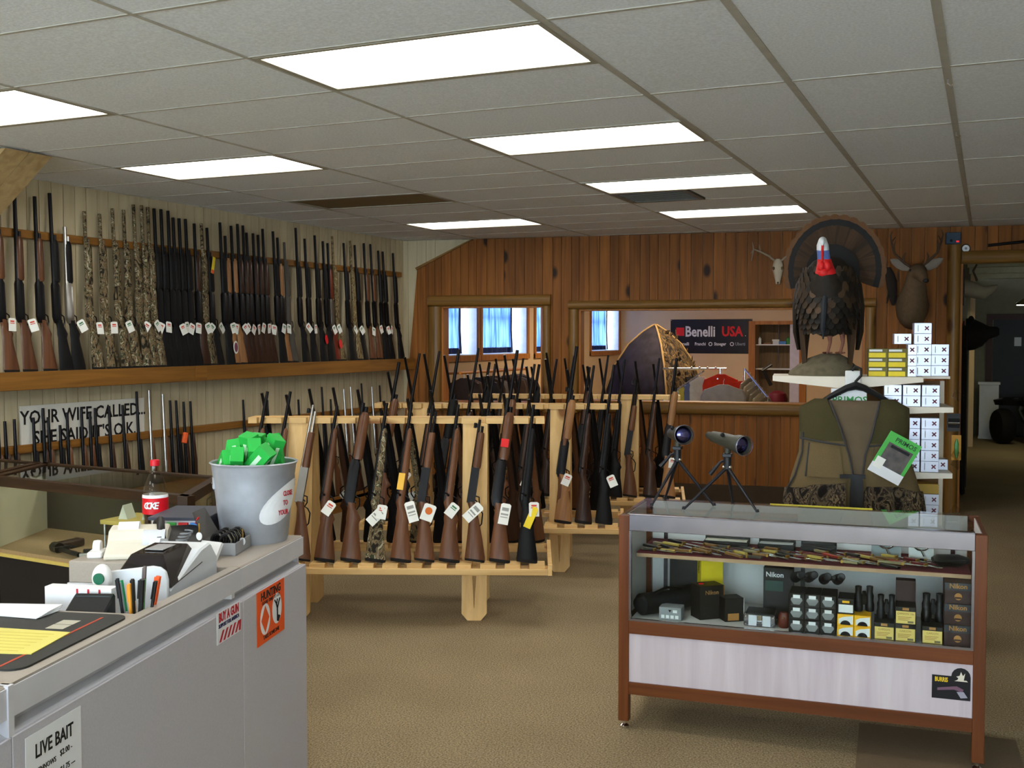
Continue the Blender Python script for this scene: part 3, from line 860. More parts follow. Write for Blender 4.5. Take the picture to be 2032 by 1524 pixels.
for ri, base_lab in ((1, 'the middle rack'), (2, 'the rack by the pine wall')):
    fins = ['wood', 'black', 'wood', 'black', 'dark', 'black', 'wood', 'dark', 'lever', 'light', 'dark', 'black'] if ri == 1 else ['black', 'dark', 'wood', 'black', 'dark', 'black', 'dark', 'black', 'black', 'lever', 'dark', 'light']
    for i, fin in enumerate(fins):
        x = -.80 + i * .145
        if fin == 'lever':
            x = .5 if ri == 1 else .48
            g = gun('lever', 'wood', 1.0, 'walnut lever rifle leaning against a pale leg of ' + base_lab, RG[ri], 'rifle', 'blued', (), ())
        else:
            g = gun('pump' if (i % 3 == 0 or fin == 'light') else 'bolt', fin, (1.24 if ri == 1 else 1.16) + grng.uniform(-.1, .06), {'wood': 'walnut', 'black': 'black stocked', 'dark': 'dark walnut', 'light': 'honey stocked'}[fin] + ' long gun on the near side of ' + base_lab, RG[ri], 'rifle', 'blued', W_ if i % 2 else (), ())
        rack_gun(g, ri, x, -1)
    for i in range(11):
        fin = ['black', 'dark', 'black', 'black', 'wood'][i % 5]
        g = gun('bolt', fin, 1.16 + grng.uniform(-.1, .08), {'wood': 'walnut', 'black': 'black stocked', 'dark': 'dark walnut'}[fin] + ' rifle on the far side of ' + base_lab, RG[ri], 'rifle', 'blued', (), ())
        rack_gun(g, ri, -.76 + i * .15, 1)

# =================================================================== GREY COUNTER
M_LAM = mat('grey laminate', (186, 184, 192), .5, var=.05, scale=200)
M_LAMTOP = mat('grey laminate top', (158, 149, 139), .45, var=.05, scale=160)
M_LAMEDGE = mat('laminate edge', (200, 199, 206), .45, var=.03)
CT = thing('sales_counter', 'long grey laminate sales counter with stickers on its front', 'counter', (-2.417, 3.485, 0), -1.3186)
MB().box(.0, .591, -.62, 0, .845, .92).build('counter_top', M_LAMTOP, CT, bevel=.004)
MB().box(.595, 1.22, -.035, 0, .845, .92).box(1.22, 1.835, -.62, 0, .845, .92).build('counter_top', M_LAMTOP, CT)
MB().box(1.84, 3.4, -.62, 0, .845, .92).build('counter_top', M_LAMTOP, CT, bevel=.004)
for a, b in ((0, .591), (.595, 1.835), (1.84, 3.4)):
    MB().box(a, b, 0, .004, .846, .914).build('edge_band', M_LAMEDGE, CT)
# recessed neck with a curved cove
cove = [(-.03, .845), (-.035, .83), (-.03, .82), (-.01, .812), (.0, .806), (-.08, .806), (-.08, .845)]
MB().prism(cove, .02, 3.4, 'x').build('cove_strip', M_LAMEDGE, CT)
for a, b in ((-.012, .592), (.592, 1.842), (1.842, 3.4)):
    MB().box(a, b - .003, -.02, .01, 0.0, .806).build('front_panel', M_LAM, CT, bevel=.002)
MB().box(-.012, .01, -.60, -.02, 0, .845).build('end_panel', M_LAM, CT)
MB().box(.6, 1.22, -.60, -.035, .78, .80).build('well_floor', M_LAMTOP, CT)
for a in (.585, 1.22): MB().box(a, a + .015, -.62, -.035, .5, .846).build('well_side', M_LAMEDGE, CT)
MB().box(.0, 3.4, -.62, -.60, .0, .78).build('back_panel', mat('dark cabinet back', (40, 36, 36), .7), CT)
MB().box(.625, .65, -.03, -.004, .825, .872).build('edge_clip', M_WHITE, CT)
MB().box(1.828, 1.848, -.02, .008, .806, .92).build('seam_strip', M_LAMEDGE, CT)
def ct(u, w, z): return CT.matrix_basis @ Vector((u, w, z))
bpy.context.view_layer.update()
CM = Matrix.Translation((-2.417, 3.485, 0)) @ Matrix.Rotation(-1.3186, 4, 'Z')
def on_counter(o, u, w, z, rz=0.0, rx=0.0, ry=0.0):
    o.matrix_world = CM @ Matrix.Translation((u, w, z)) @ Matrix.Rotation(rz, 4, 'Z') @ Matrix.Rotation(ry, 4, 'Y') @ Matrix.Rotation(rx, 4, 'X')
    return o
FRONT = (math.pi / 2, 0, math.pi)      # lettering on the outward (+y) face: reads toward -x
M_INK = mat('black ink', (20, 20, 24), .7)
M_PAPER = mat('white paper', (226, 228, 232), .7, var=.02)
# -- stickers on the counter front (outward face is +y, reading direction is -x)
st = on_counter(thing('bumper_sticker', 'white red and blue buy a gun sticker on the counter front', 'sticker'), .708, .0105, .764)
MB().box(-.09, .09, 0, .0015, -.05, .05).build('sheet', M_PAPER, st)
M_RED = mat('sticker red', (178, 28, 44), .6); M_NAVY = mat('sticker navy', (34, 36, 84), .6)
text('lettering', 'BUY A GUN', .040, M_RED, st, (0, .002, .031), FRONT, bold=.0012, sx=.72)
text('lettering', 'SUPPORT FOR AMERICA', .017, M_NAVY, st, (0, .002, .005), FRONT, bold=.0005, sx=.85)
sp = None
for i in range(6):
    x = .075 - i * .03
    MB().prism([(x, -.046), (x - .014, -.046), (x - .04 if x > -.05 else x - .02, -.012), (x - .026 if x > -.05 else x - .006, -.012)], .0016, .0022, 'y').build('stripe', M_RED, st)
st = on_counter(thing('hunting_sticker', 'square orange hunting sticker with two white emblems on the counter front', 'sticker'), .352, .0105, .710)
M_ORANGE = mat('blaze orange', (236, 92, 34), .6)
MB().box(-.127, .127, 0, .0015, -.095, .095).build('sheet', M_ORANGE, st)
text('lettering', 'HUNTING', .040, M_INK, st, (0, .002, .070), FRONT, bold=.0008)
text('lettering', 'GOOD TIMES TO GO', .017, M_INK, st, (0, .002, .046), FRONT)
text('lettering', 'TAKE SOMEONE', .020, M_INK, st, (0, .002, -.076), FRONT)
dia = [(.055 + .045 * math.cos(a) , .0 + .055 * math.sin(a)) for a in [i * math.pi / 12 for i in range(24)]]
MB().prism(dia, .0016, .002, 'y').build('emblem', M_PAPER, st).location = (0, 0, -.012)
MB().prism([(.055 + .036, -.012), (.055, .036), (.055 - .036, -.012), (.055, -.06)], .0021, .0025, 'y').build('emblem_diamond', M_ORANGE, st)
MB().prism([(x - .11, z) for x, z in dia], .0016, .002, 'y').build('emblem', M_PAPER, st).location = (0, 0, -.0)
MB().tube([(-.055, .003, -.045), (-.055, .003, .0), (-.045, .003, .02), (-.03, .003, .035)], .003, 5).tube([(-.055, .003, .0), (-.068, .003, .02), (-.08, .003, .032)], .003, 5).tube([(-.048, .003, .015), (-.056, .003, .034)], .0025, 5).tube([(-.055, .003, -.045), (-.07, .003, -.03)], .006, 5).build('deer_mark', M_INK, st)
st = on_counter(thing('price_list', 'white live bait price list taped to the counter front', 'notice'), 1.683, .0105, .640)
MB().box(-.112, .112, 0, .001, -.145, .145).build('sheet', M_PAPER, st)
text('lettering', 'LIVE BAIT', .046, M_INK, st, (.0, .0015, .100), FRONT, bold=.0006, sx=.80)
for i, (nm, pc) in enumerate([('BIG MINNOWS', '$2.00 -'), ('MINNOWS', '$1.75 ---'), ('CRAWLERS', '$2.50 ---'), ('LEECHES', '$2.00 ---'), ('WAXIES', '$1.50 ---')]):
    z = .055 - i * .04
    text('lettering', nm, .018, M_INK, st, (.105, .0015, z), FRONT, 'LEFT', sx=.9)
    text('lettering', pc, .020, M_INK, st, (-.02, .0015, z + .006), FRONT, 'LEFT', sx=.9)
MB().tube([(.01, .002, -.03), (.004, .002, -.005), (.012, .002, .02)], [.004, .012, .006], 6).build('bait_drawing', M_INK, st)

# -- bucket of green ammunition boxes
bk = on_counter(thing('galvanized_bucket', 'galvanized metal bucket full of green boxes on the counter end', 'bucket'), .118, -.145, .92)
M_GALV = mat('galvanized steel', (164, 168, 176), .45, metal=.35, var=.18, scale=9)
prof = [(.120, 0), (.122, .006), (.125, .012), (.147, .22), (.156, .285), (.160, .292), (.164, .296), (.160, .300), (.154, .296), (.152, .285), (.142, .22), (.118, .012)]
MB().lathe(prof, 40).build('pail', M_GALV, bk, True)
for a in (2.1, 2.1 + math.pi):
    MB().cbox((.146 * math.cos(a), .146 * math.sin(a), .222), (.012, .03, .045), (0, 0, a)).build('handle_ear', M_GALV, bk, bevel=.003)
hp = []
for i in range(13):
    s_ = i / 12 * math.pi
    a = 2.1
    x = .152 * math.cos(s_); d = math.sin(s_) * .155
    # bail folded down along the side of the pail
    ang = a + (math.pi) * i / 12
    rr = .153 - .02 * math.sin(s_)
    hp.append((rr * math.cos(ang) , rr * math.sin(ang), .222 - .12 * math.sin(s_)))
MB().tube(hp, .0035, 6).build('bail', mat('wire', (120, 122, 126), .35, metal=.9), bk, True)
# white oval label on the pail, wrapped onto the cone
def pail_r(z): return .125 + (z - .012) * .108 + .004
lab = MB(); vs = []; N = 28
a0 = 1.25
ring = [(0.001 * math.cos(2 * math.pi * k / N), 0.001 * math.sin(2 * math.pi * k / N)) for k in range(N)] + [(s_ * math.cos(2 * math.pi * k / N), s_ * math.sin(2 * math.pi * k / N)) for s_ in (.25, .5, .75, 1.0) for k in range(N)]
for px_, pz_ in ring:
    ca, sa = math.cos(.62), math.sin(.62)
    q = px_ * .115 * ca - pz_ * .055 * sa; z = .155 + px_ * .115 * sa + pz_ * .055 * ca
    ang = a0 + q / .135
    vs.append((pail_r(z) * math.cos(ang), pail_r(z) * math.sin(ang), z))
lab.add(vs, [(j * N + k, j * N + (k + 1) % N, (j + 1) * N + (k + 1) % N, (j + 1) * N + k) for j in range(4) for k in range(N)]).build('oval_label', M_PAPER, bk)
for i, wd in enumerate(['CLOSE', 'TO', 'YOUR']):
    z = .185 - i * .035
    ang = a0 + .10 - i * .06
    ch = text('lettering', wd, .026, M_RED, bk, ((pail_r(z) + .0015) * math.cos(ang), (pail_r(z) + .0015) * math.sin(ang), z), (math.pi / 2, 0, ang + math.pi / 2), bold=.0005, sx=.75)
M_GREEN = mat('green carton', (36, 168, 66), .55, var=.05)
brng = random.Random(5)
spots = [(-.105, .03, .27, -.15, .15, .4), (-.075, -.02, .285, .1, -.1, .1), (-.04, -.06, .262, .55, .25, .9), (.0, -.01, .295, .15, .35, 1.2), (.03, -.055, .27, -.5, .2, .2), (.055, .02, .29, .9, .0, .5),
         (.085, -.03, .265, 1.0, -.1, .3), (.02, .075, .29, .4, -.2, .8), (-.05, .07, .285, -.3, .15, .2), (.09, .05, .27, .8, .3, 1.6), (-.085, -.05, .262, .2, -.2, .1), (.045, -.09, .255, 1.1, .1, .7), (-.01, -.095, .255, -.4, -.1, .3)]
gb = None
for i, (x, y, z, ry, rx, rz) in enumerate(spots):
    t = thing('ammunition_box', 'small green cartridge carton piled in the metal bucket', 'box', group='green cartons in the bucket')
    if gb is None:
        gb = MB().box(-.030, .030, -.024, .024, -.075, .075).build('carton', M_GREEN, t, bevel=.0015)
        pn = MB().box(-.008, .008, -.0256, -.0242, -.035, .045).box(.0302, .0315, -.007, .007, -.035, .045).build('pale_label', mat('pale green label', (196, 232, 200), .6), t)
        g0, p0 = gb, pn
    else:
        part('carton', g0, t); part('pale_label', p0, t)
    on_counter(t, .118 + x * 1.0, -.145 + y * 1.0, .92 + z + .035, rz, rx, ry)

# -- cola bottle
bo = on_counter(thing('soda_bottle', 'plastic cola bottle with red label and red cap', 'bottle'), .06, -.575, .92)
MB().lathe([(.030, 0), (.040, .008), (.042, .03), (.040, .05), (.044, .07), (.044, .12), (.042, .135), (.036, .16), (.022, .192), (.0135, .208), (.0135, .222)], 24).build('body', glass('clear bottle', (236, 234, 226), 1.5), bo, True)
MB().lathe([(.037, .004), (.039, .03), (.037, .05), (.041, .07), (.041, .085)], 20).build('cola', mat('cola', (40, 14, 6), .1), bo, True)
MB().lathe([(.0446, .068), (.0446, .120)], 24, cap=False).build('label', mat('red soda label', (204, 20, 34), .4, var=.02), bo, True)
MB().lathe([(.0446, .120), (.043, .130)], 24, cap=False).build('label_edge', M_PAPER, bo, True)
MB().lathe([(.0165, .222), (.0165, .238), (.015, .241)], 20).build('cap', mat('red cap', (196, 22, 38), .4), bo, True)
ca_ = math.atan2(-3.485, 2.417) + 1.3186
for k, ch in enumerate('COKE'):
    a = ca_ - .62 + k * .26
    text('lettering', ch, .030, M_PAPER, bo, (.0462 * math.cos(a), .0462 * math.sin(a), .096), (math.pi / 2, 0, a + math.pi / 2), bold=.0008, shear=.2)

bo.scale = (1.1, 1.1, 1.2)
# -- small receipt printer with black hood in the well
M_PRW = mat('off white plastic', (206, 210, 216), .4, var=.02); M_HOOD = mat('smoked hood', (28, 22, 22), .15, coat=.5)
pr_ = on_counter(thing('receipt_printer', 'grey and black slip printer standing in the counter well', 'printer'), .78, -.175, .80)
MB().prism([(-.17, 0), (.165, 0), (.165, .12), (.13, .135), (-.05, .205), (-.12, .215), (-.17, .16)], -.09, .105, 'y').build('body', M_PRW, pr_, bevel=.006)
MB().prism([(-.115, .0), (.105, .0), (.105, .155), (.098, .18), (.08, .192), (.055, .195), (-.115, .17)], .166, .178, 'x').build('front_plate', M_PRW, pr_, bevel=.003)
hood = [[(.155, -.085, .135), (.155, .085, .135), (.10, .085, .185), (.10, -.085, .185)], [(-.05, -.085, .150), (-.05, .098, .150), (-.05, .055, .222), (-.05, -.055, .222)]]
MB().add([(.158, -.10, .125), (.158, .108, .125), (-.06, .108, .16), (-.06, -.10, .17), (.10, -.055, .214), (.10, .05, .214), (-.05, .06, .222), (-.05, -.055, .222)],
         [(0, 1, 5, 4), (1, 2, 6, 5), (2, 3, 7, 6), (3, 0, 4, 7), (4, 5, 6, 7), (0, 3, 2, 1)]).build('hood', M_HOOD, pr_, bevel=.003)
MB().box(-.03, .06, -.03, .03, .2195, .2215).build('hood_label', mat('silver label', (150, 150, 152), .4), pr_)
MB().prism([(-.16, .1601), (-.06, .1601), (-.06, .17), (-.1, .225), (-.15, .215)], -.095, -.06, 'y').build('side_lug', M_PRW, pr_)
# -- beige tape printer
M_BEIGE = mat('beige plastic', (214, 208, 192), .45, var=.03)
bp_ = on_counter(thing('adding_machine', 'beige adding machine with paper roll cover behind the slip printer', 'office machine'), .42, -.45, .92, .35)
MB().prism([(-.11, 0), (.13, 0), (.13, .02), (.05, .055), (.02, .095), (-.05, .105), (-.10, .07)], -.10, .10, 'y').build('body', M_BEIGE, bp_, bevel=.006)
MB().tube([(-.02, -.07, .085), (-.02, .0, .085)], .036, 20).build('paper_roll', M_PAPER, bp_, True)
MB().tube([(.035, .02, .055), (.035, .095, .055)], .042, 20).build('roll_cover', M_PRW, bp_, True)
# -- white dish with lid
ds = on_counter(thing('tape_dispenser', 'small white tape dispenser at the edge of the counter well', 'tape dispenser'), .50, -.565, .92, .3)
MB().box(-.035, .045, -.025, .025, 0, .022).build('base', M_WHITE, ds, bevel=.004)
MB().lathe([(.024, -.012), (.026, 0), (.024, .012)], 20, Matrix.Translation((-.005, 0, .03)) @ Matrix.Rotation(math.pi / 2, 4, 'X')).build('tape_roll', M_WHITE, ds, True)
# -- dark binder with coloured tabs
bd = on_counter(thing('ring_binder', 'dark blue grey ring binder lying behind the adding machine', 'binder'), .11, -.40, .92, .1)
MB().box(-.13, .13, -.115, .115, 0, .006).box(-.13, .13, -.115, .115, .055, .062).box(-.135, .135, .108, .116, 0, .062).build('cover', mat('slate cover', (54, 58, 72), .5), bd)
MB().box(-.12, .12, -.105, .10, .006, .055).build('pages', M_PAPER, bd)
for i, c in enumerate([(230, 110, 40), (70, 170, 80), (220, 60, 60), (70, 130, 200)]):
    MB().box(.121, .131, -.09 + i * .045, -.055 + i * .045, .02, .05).build('index_tab', mat('tab %s' % ['orange', 'green', 'red', 'blue'][i], c, .6), bd)
bd.scale = (1.1, 1.0, 1.6)
bp_.scale = (1, 1, .9)
# -- telephone
ph = on_counter(thing('telephone', 'black desk telephone with coiled cord beside the binder', 'telephone'), .33, -.325, .92, .5)
MB().prism([(-.09, 0), (.10, 0), (.10, .025), (-.08, .075), (-.09, .07)], -.06, .06, 'y').build('base', M_BLACK, ph, bevel=.004)
MB().tube([(-.06, -.085, .085), (-.03, -.08, .105), (.05, -.08, .085), (.09, -.085, .05)], [.022, .014, .014, .022], 10).build('handset', M_BLACK, ph, True)
cp_ = [(.10 + .02 * math.cos(i * .9), -.03 + .02 * math.sin(i * .9) + i * .001, .02 + i * .0016) for i in range(40)]
MB().tube(cp_, .003, 5).build('cord', mat('grey cord', (130, 134, 140), .5), ph, True)
# -- grey display box of key rings, flap up
kb = on_counter(thing('key_ring_box', 'open grey display box of black key rings in front of the bucket', 'display box'), .345, -.15, .92, .1)
M_GCARD = mat('grey card', (150, 152, 156), .6); M_DCARD = mat('dark card', (96, 92, 88), .6)
MB().box(-.085, .085, -.055, .055, 0, .004).box(-.085, -.082, -.055, .055, 0, .045).box(.082, .085, -.055, .055, 0, .045).box(-.085, .085, .052, .055, 0, .045).build('tray', M_GCARD, kb)
MB().box(-.085, .085, -.058, -.055, 0, .045).add([(-.085, -.056, .045), (.085, -.056, .045), (.075, -.10, .15), (-.05, -.10, .15), (-.085, -.09, .10)], [(0, 1, 2, 3, 4)]).add([(-.085, -.058, .045), (.085, -.058, .045), (.075, -.102, .15), (-.05, -.102, .15), (-.085, -.092, .10)], [(4, 3, 2, 1, 0)]).build('flap', M_DCARD, kb)
MB().lathe([(.014, -.001), (.014, .001)], 16, Matrix.Translation((.06, -.09, .12)) @ Matrix.Rotation(1.2, 4, 'X')).build('red_dot', M_REDTAG, kb)
kr = None
for i in range(9):
    t = thing('key_ring', 'black split key ring clip standing in the grey display box', 'key ring', group='key rings in the display box')
    if kr is None:
        r_ = [(.0, .016 * math.cos(a), .03 + .024 * math.sin(a)) for a in [j * 2 * math.pi / 14 for j in range(15)]]
        kr = MB().tube(r_, .0042, 6).build('clip', M_BLACK, t, True)
        ks = MB().tube([(.005, .012, .012), (.006, .016, .04), (.004, .008, .055)], .0022, 5).build('clasp', M_STEEL, t, True)
    else: part('clip', kr, t); part('clasp', ks, t)
    dx = -.066 + (i % 9) * .0165
    t.matrix_world = CM @ Matrix.Translation((.345, -.15, .924)) @ Matrix.Rotation(.1, 4, 'Z') @ Matrix.Translation((dx, .018 * (-1) ** i, 0)) @ Matrix.Rotation(.2, 4, 'Y') @ Matrix.Scale(1.35, 4)
for i, (u, w, z) in enumerate([(.47, -.20, .995), (.335, -.10, .955)]):
    t = on_counter(thing('round_key_tag', ['round white key tag hanging on a brass ring near the telephone', 'round white key tag among the black key rings'][i], 'key tag'), u, w, z, .6)
    MB().lathe([(.014, -.001), (.014, .001)], 18, Matrix.Rotation(math.pi / 2, 4, 'X') @ Matrix.Rotation(.6, 4, 'Y')).build('disc', M_PAPER, t, True)
    MB().tube([(0, 0, .014), (.004, 0, .03), (0, 0, .045)], .0025, 6).build('link', M_BRASS, t, True)
# -- card with a bird logo
cd = on_counter(thing('brochure_card', 'white card with teal bird logo leaning on the display box', 'card'), .505, -.16, .922, 1.25)
Mt = Matrix.Rotation(-.55, 4, 'X')
MB().box(-.045, .045, -.006, .006, 0, .065, Mt).build('card', M_PAPER, cd)
M_TEAL = mat('teal print', (70, 150, 168), .6)
MB().box(-.036, .036, -.0072, -.0062, .010, .022, Mt).build('logo_bar', M_TEAL, cd)
MB().prism([(-.012, .030), (.0, .03), (.008, .05), (-.002, .042), (-.008, .056), (-.010, .044)], -.0072, -.0062, 'y', Mt).build('bird_logo', M_TEAL, cd)
# -- pens in a cup
cup = on_counter(thing('pen_cup', 'pale plastic pen cup at the front of the counter well', 'cup'), 1.15, -.075, .80)
MB().lathe([(.038, 0), (.044, .10), (.041, .10), (.036, .004)], 20).build('cup', M_PRW, cup, True)
pens = [(-.13, (40, 150, 96), .15, 'green marker'), (-.115, (150, 160, 176), .15, 'grey pen'), (-.10, (30, 30, 34), .17, 'black pen'), (-.094, (232, 150, 40), .15, 'yellow pencil'), (-.078, (34, 30, 30), .16, 'black felt pen'), (-.07, (224, 150, 50), .155, 'orange pencil'),
        (-.062, (96, 84, 82), .19, 'tall silver brown pen'), (-.05, (70, 190, 100), .16, 'bright green highlighter'), (-.035, (30, 30, 32), .17, 'black capped pen beside the highlighter'), (-.024, (232, 92, 40), .165, 'orange red highlighter'), (-.014, (28, 28, 30), .16, 'black pen leaning outward')]
for i, (w, c, h, nm) in enumerate(pens):
    t = on_counter(thing('pen', nm + ' standing in the counter pen cup', 'pen', group='pens in the pen cup'), 1.14 + .02 * (i % 3 - 1), -.075 + (w + .07) * .5, .803, 0, (w + .07) * -3.2, .08 * (i % 3 - 1))
    h += .035
    r_ = .0075 if 'highlighter' in nm or 'marker' in nm else .0048
    MB().tube([(0, 0, 0), (0, 0, h * .68)], r_, 8).build('barrel', mat('pen %s' % nm, c, .4), t, True)
    MB().tube([(0, 0, h * .68), (0, 0, h)], r_ * 1.06, 8).box(-.002, .002, -r_ * 1.6, -r_, h * .72, h * .98).build('cap', M_BLACK if i in (3, 8, 10) else mat('pen %s' % nm, c, .4), t, True)
# -- webcam, envelope sorter, black box, papers in the well
wc = on_counter(thing('webcam', 'white webcam with a green lens beside the slip printer', 'webcam'), 1.005, -.255, .80)
MB().tube([(0, 0, 0), (0, 0, .12)], .012, 10).lathe([(.035, 0), (.03, .008), (.012, .012)], 20).build('stand', M_PRW, wc, True)
MB().ball((0, 0, .165), (.028, .03, .042), 16, 12).build('shell', M_WHITE, wc, True)
MB().lathe([(.017, 0), (.017, .006)], 20, Matrix.Translation((.024, .004, .168)) @ Matrix.Rotation(math.pi / 2, 4, 'Y')).build('lens', mat('green lens', (30, 96, 70), .2), wc, True)
MB().lathe([(.027, .12), (.029, .128)], 20).build('green_ring', mat('green ring', (30, 96, 70), .4), wc, True)
so = on_counter(thing('envelope_sorter', 'white upright envelope box with red stripes in the counter well', 'organizer'), 1.075, -.28, .80)
MB().box(-.02, .02, -.105, .105, 0, .155).build('box', M_PAPER, so)
for i in range(3): MB().box(.0202, .0212, -.005 + i * .035, .001 + i * .035, .07, .152).build('stripe', M_RED, so)
bb = on_counter(thing('card_reader', 'black slanted card reader behind the papers', 'card reader'), 1.165, -.205, .80, .1)
MB().prism([(-.045, 0), (.05, 0), (.05, .10), (-.045, .15)], -.06, .06, 'y').build('case', M_BLACK, bb, bevel=.005)
MB().add([(.0502, -.05, .05), (.0502, .05, .05), (-.03, .05, .1435), (-.03, -.05, .1435)], [(0, 1, 2, 3)]).build('screen', mat('slate screen', (58, 66, 70), .2), bb)
pp = on_counter(thing('paper_stack', 'loose stack of white forms at the edge of the counter well', 'paper'), 1.275, -.42, .9255)
for i in range(5):
    MB().cbox((0, 0, .002 + i * .002), (.09, .34, .0018), (0, 0, .05 * (i - 2))).build('sheet', M_PAPER, pp)
# -- mouse pad and yellow note
mp = on_counter(thing('counter_mat', 'black rounded counter mat with orange line on the counter top', 'mat'), 1.50, -.30, .92)
def rrect(hx, hy, r, n=5):
    out = []
    for cx, cy, a in ((hx - r, hy - r, 0), (-hx + r, hy - r, 90), (-hx + r, -hy + r, 180), (hx - r, -hy + r, 270)):
        for k in range(n + 1):
            t_ = R(a + 90 * k / n); out.append((cx + r * math.cos(t_), cy + r * math.sin(t_)))
    return out
MB().prism(rrect(.25, .27, .04), 0, .005, 'z').build('pad', mat('black rubber mat', (42, 42, 40), .6, bump=.3, scale=260), mp)
MB().box(-.21, .235, .205, .213, .005, .0056).build('orange_line', mat('dull orange line', (170, 62, 34), .6), mp)
for i in range(2): MB().box(-.17 + i * .045, -.13 + i * .045, .12, .17, .005, .0058).build('emblem', mat('grey emblem', (176, 172, 156), .6), mp)
yn = on_counter(thing('yellow_sheet', 'yellow printed form lying on the black counter mat', 'paper'), 1.545, -.30, .9255)
MB().prism([(-.10, .21), (.09, .225), (.13, -.2), (-.12, -.2)], 0, .002, 'z').build('sheet', mat('yellow paper', (214, 203, 108), .7, var=.03), yn)
for i in range(7): MB().box(-.075 + i * .025, -.072 + i * .025, -.15, .18, .002, .0024).build('ruled_line', mat('faint line', (190, 172, 76), .7), yn)

# =================================================================== BROWN FRAMED HANDGUN CASES
M_BROWN = wood('dark case frame', (38, 24, 12), (58, 37, 18), axis='x', rough=.5, grain=24, vary=.08)
M_CASEDARK = mat('dark case body', (26, 20, 18), .7)
M_LINEN = mat('beige case lining', (216, 208, 176), .8, var=.03)
M_CLOTH = mat('brown cloth deck', (150, 124, 88), .95, bump=.4, scale=90)
M_YEDGE = mat('yellow shelf edge', (196, 172, 90), .6)
def brown_case(label, quad, deck_items=True):
    t = thing('handgun_case', label, 'display case')
    q = [Vector((x, y, 0)) for x, y in quad]     # front-left, front-right, back-right, back-left
    cen = sum(q, Vector()) / 4
    for i in range(4):
        a, b = q[i], q[(i + 1) % 4]
        d = (b - a).normalized(); inn = Vector((-d.y, d.x, 0)) * .045
        MB().add([a + Vector((0, 0, .925)), b + Vector((0, 0, .925)), b + inn + Vector((0, 0, .925)), a + inn + Vector((0, 0, .925)),
                  a + Vector((0, 0, .972)), b + Vector((0, 0, .972)), b + inn + Vector((0, 0, .972)), a + inn + Vector((0, 0, .972))],
                 [(0, 3, 2, 1), (4, 5, 6, 7), (0, 1, 5, 4), (1, 2, 6, 5), (2, 3, 7, 6), (3, 0, 4, 7)]).build('top_frame', M_BROWN, t)
    inset = [c + (cen - c).normalized() * .03 for c in q]
    MB().prism([(p.x, p.y) for p in inset], .960, .966, 'z').build('top_pane', M_GLASS, t)
    for i in (0, 1, 3):
        a, b = inset[i], inset[(i + 1) % 4]
        d = (b - a).normalized(); n_ = Vector((-d.y, d.x, 0)) * .006
        MB().prism([(p.x, p.y) for p in (a, b, b + n_, a + n_)], .60, .925, 'z').build('side_pane', M_GLASS, t)
    MB().prism([(p.x, p.y) for p in q], .565, .58, 'z').build('deck_frame', M_YEDGE, t)
    MB().prism([(p.x, p.y) for p in inset], .58, .60, 'z').build('deck', M_CLOTH, t)
    MB().prism([(p.x, p.y) for p in [c + (cen - c).normalized() * .05 for c in q]], .0, .565, 'z').build('body', M_CASEDARK, t)
    a, b = inset[3], inset[2]
    MB().prism([(p.x, p.y) for p in (a, b, b + Vector((0, -.008, 0)), a + Vector((0, -.008, 0)))], .60, .925, 'z').build('back_panel', mat('olive brown back board', (58, 52, 34), .6), t)
    a, b = inset[0], inset[3]
    MB().prism([(p.x, p.y) for p in (a + (b - a) * .04, a + (b - a) * .96, a + (b - a) * .96 + Vector((.01, 0, 0)), a + (b - a) * .04 + Vector((.01, 0, 0)))], .60, .925, 'z').build('end_lining', M_LINEN, t)
    return t, q, inset
c1, q1, i1 = brown_case('brown framed glass handgun case behind the grey counter', [(-4.70, 4.0), (-3.278, 3.842), (-3.60, 4.48), (-4.93, 4.58)])
MB().box(-4.0, -3.62, 4.05, 4.30, .765, .785).build('inner_shelf', M_YEDGE, c1)
for x, y in ((-3.98, 4.06), (-3.64, 4.06), (-3.98, 4.28), (-3.64, 4.28)): MB().tube([(x, y, .60), (x, y, .766)], .006, 6).build('shelf_support', M_STEEL, c1)
brown_case('brown framed glass handgun case under the gun wall, mostly cut off', [(-5.68, 4.10), (-4.73, 4.0), (-4.96, 4.58), (-5.68, 4.65)])
# handguns on the deck
def handgun(label, x, y, z, rz, revolver=False, steel=False, s=1.0):
    t = thing('handgun', label, 'handgun', (x, y, z), rz, 'handguns in the glass case')
    m = M_STAIN if steel else M_BLUED
    if revolver:
        MB().tube([(.02, 0, .012), (.17, 0, .012)], .008, 10).build('barrel', m, t, True)
        MB().tube([(-.02, 0, .014), (.02, 0, .014)], .018, 12).build('cylinder', m, t, True)
        MB().prism([(-.05, .03), (.03, .03), (.03, -.02), (-.04, -.01)], .006, .02, 'z').build('frame', m, t, bevel=.002)
    else:
        MB().box(-.05, .14, -.014, .014, .002, .026).build('slide', m, t, bevel=.003)
        MB().box(-.045, .10, .014, .026, .004, .024).build('frame', M_BLACK, t, bevel=.002)
    MB().prism([(-.04, -.012), (-.005, -.012), (-.035, -.115), (-.078, -.105)][::-1], .002, .026, 'z', Matrix.Scale(-1, 4, (0, 1, 0))).build('grip', M_BLACK if not revolver else FIN['dark'], t, bevel=.004)
    MB().tube([(.0, .03, .014), (.012, .052, .014), (.035, .05, .014), (.045, .028, .014)], .003, 6).build('trigger_guard', m, t, True)
    t.scale = (s, s, s)
    return t
handgun('long barrelled dark revolver lying on the brown cloth deck', -4.30, 4.06, .602, -.35, True, s=1.5)
handgun('dark pistol lying behind the long revolver in the glass case', -4.12, 4.28, .602, -.5, s=1.35)
handgun('small shiny pistol near the glass front of the case', -4.02, 4.0, .602, .4, steel=True)
handgun('dark pistol lying below the small inner shelf', -3.78, 4.02, .602, .2)
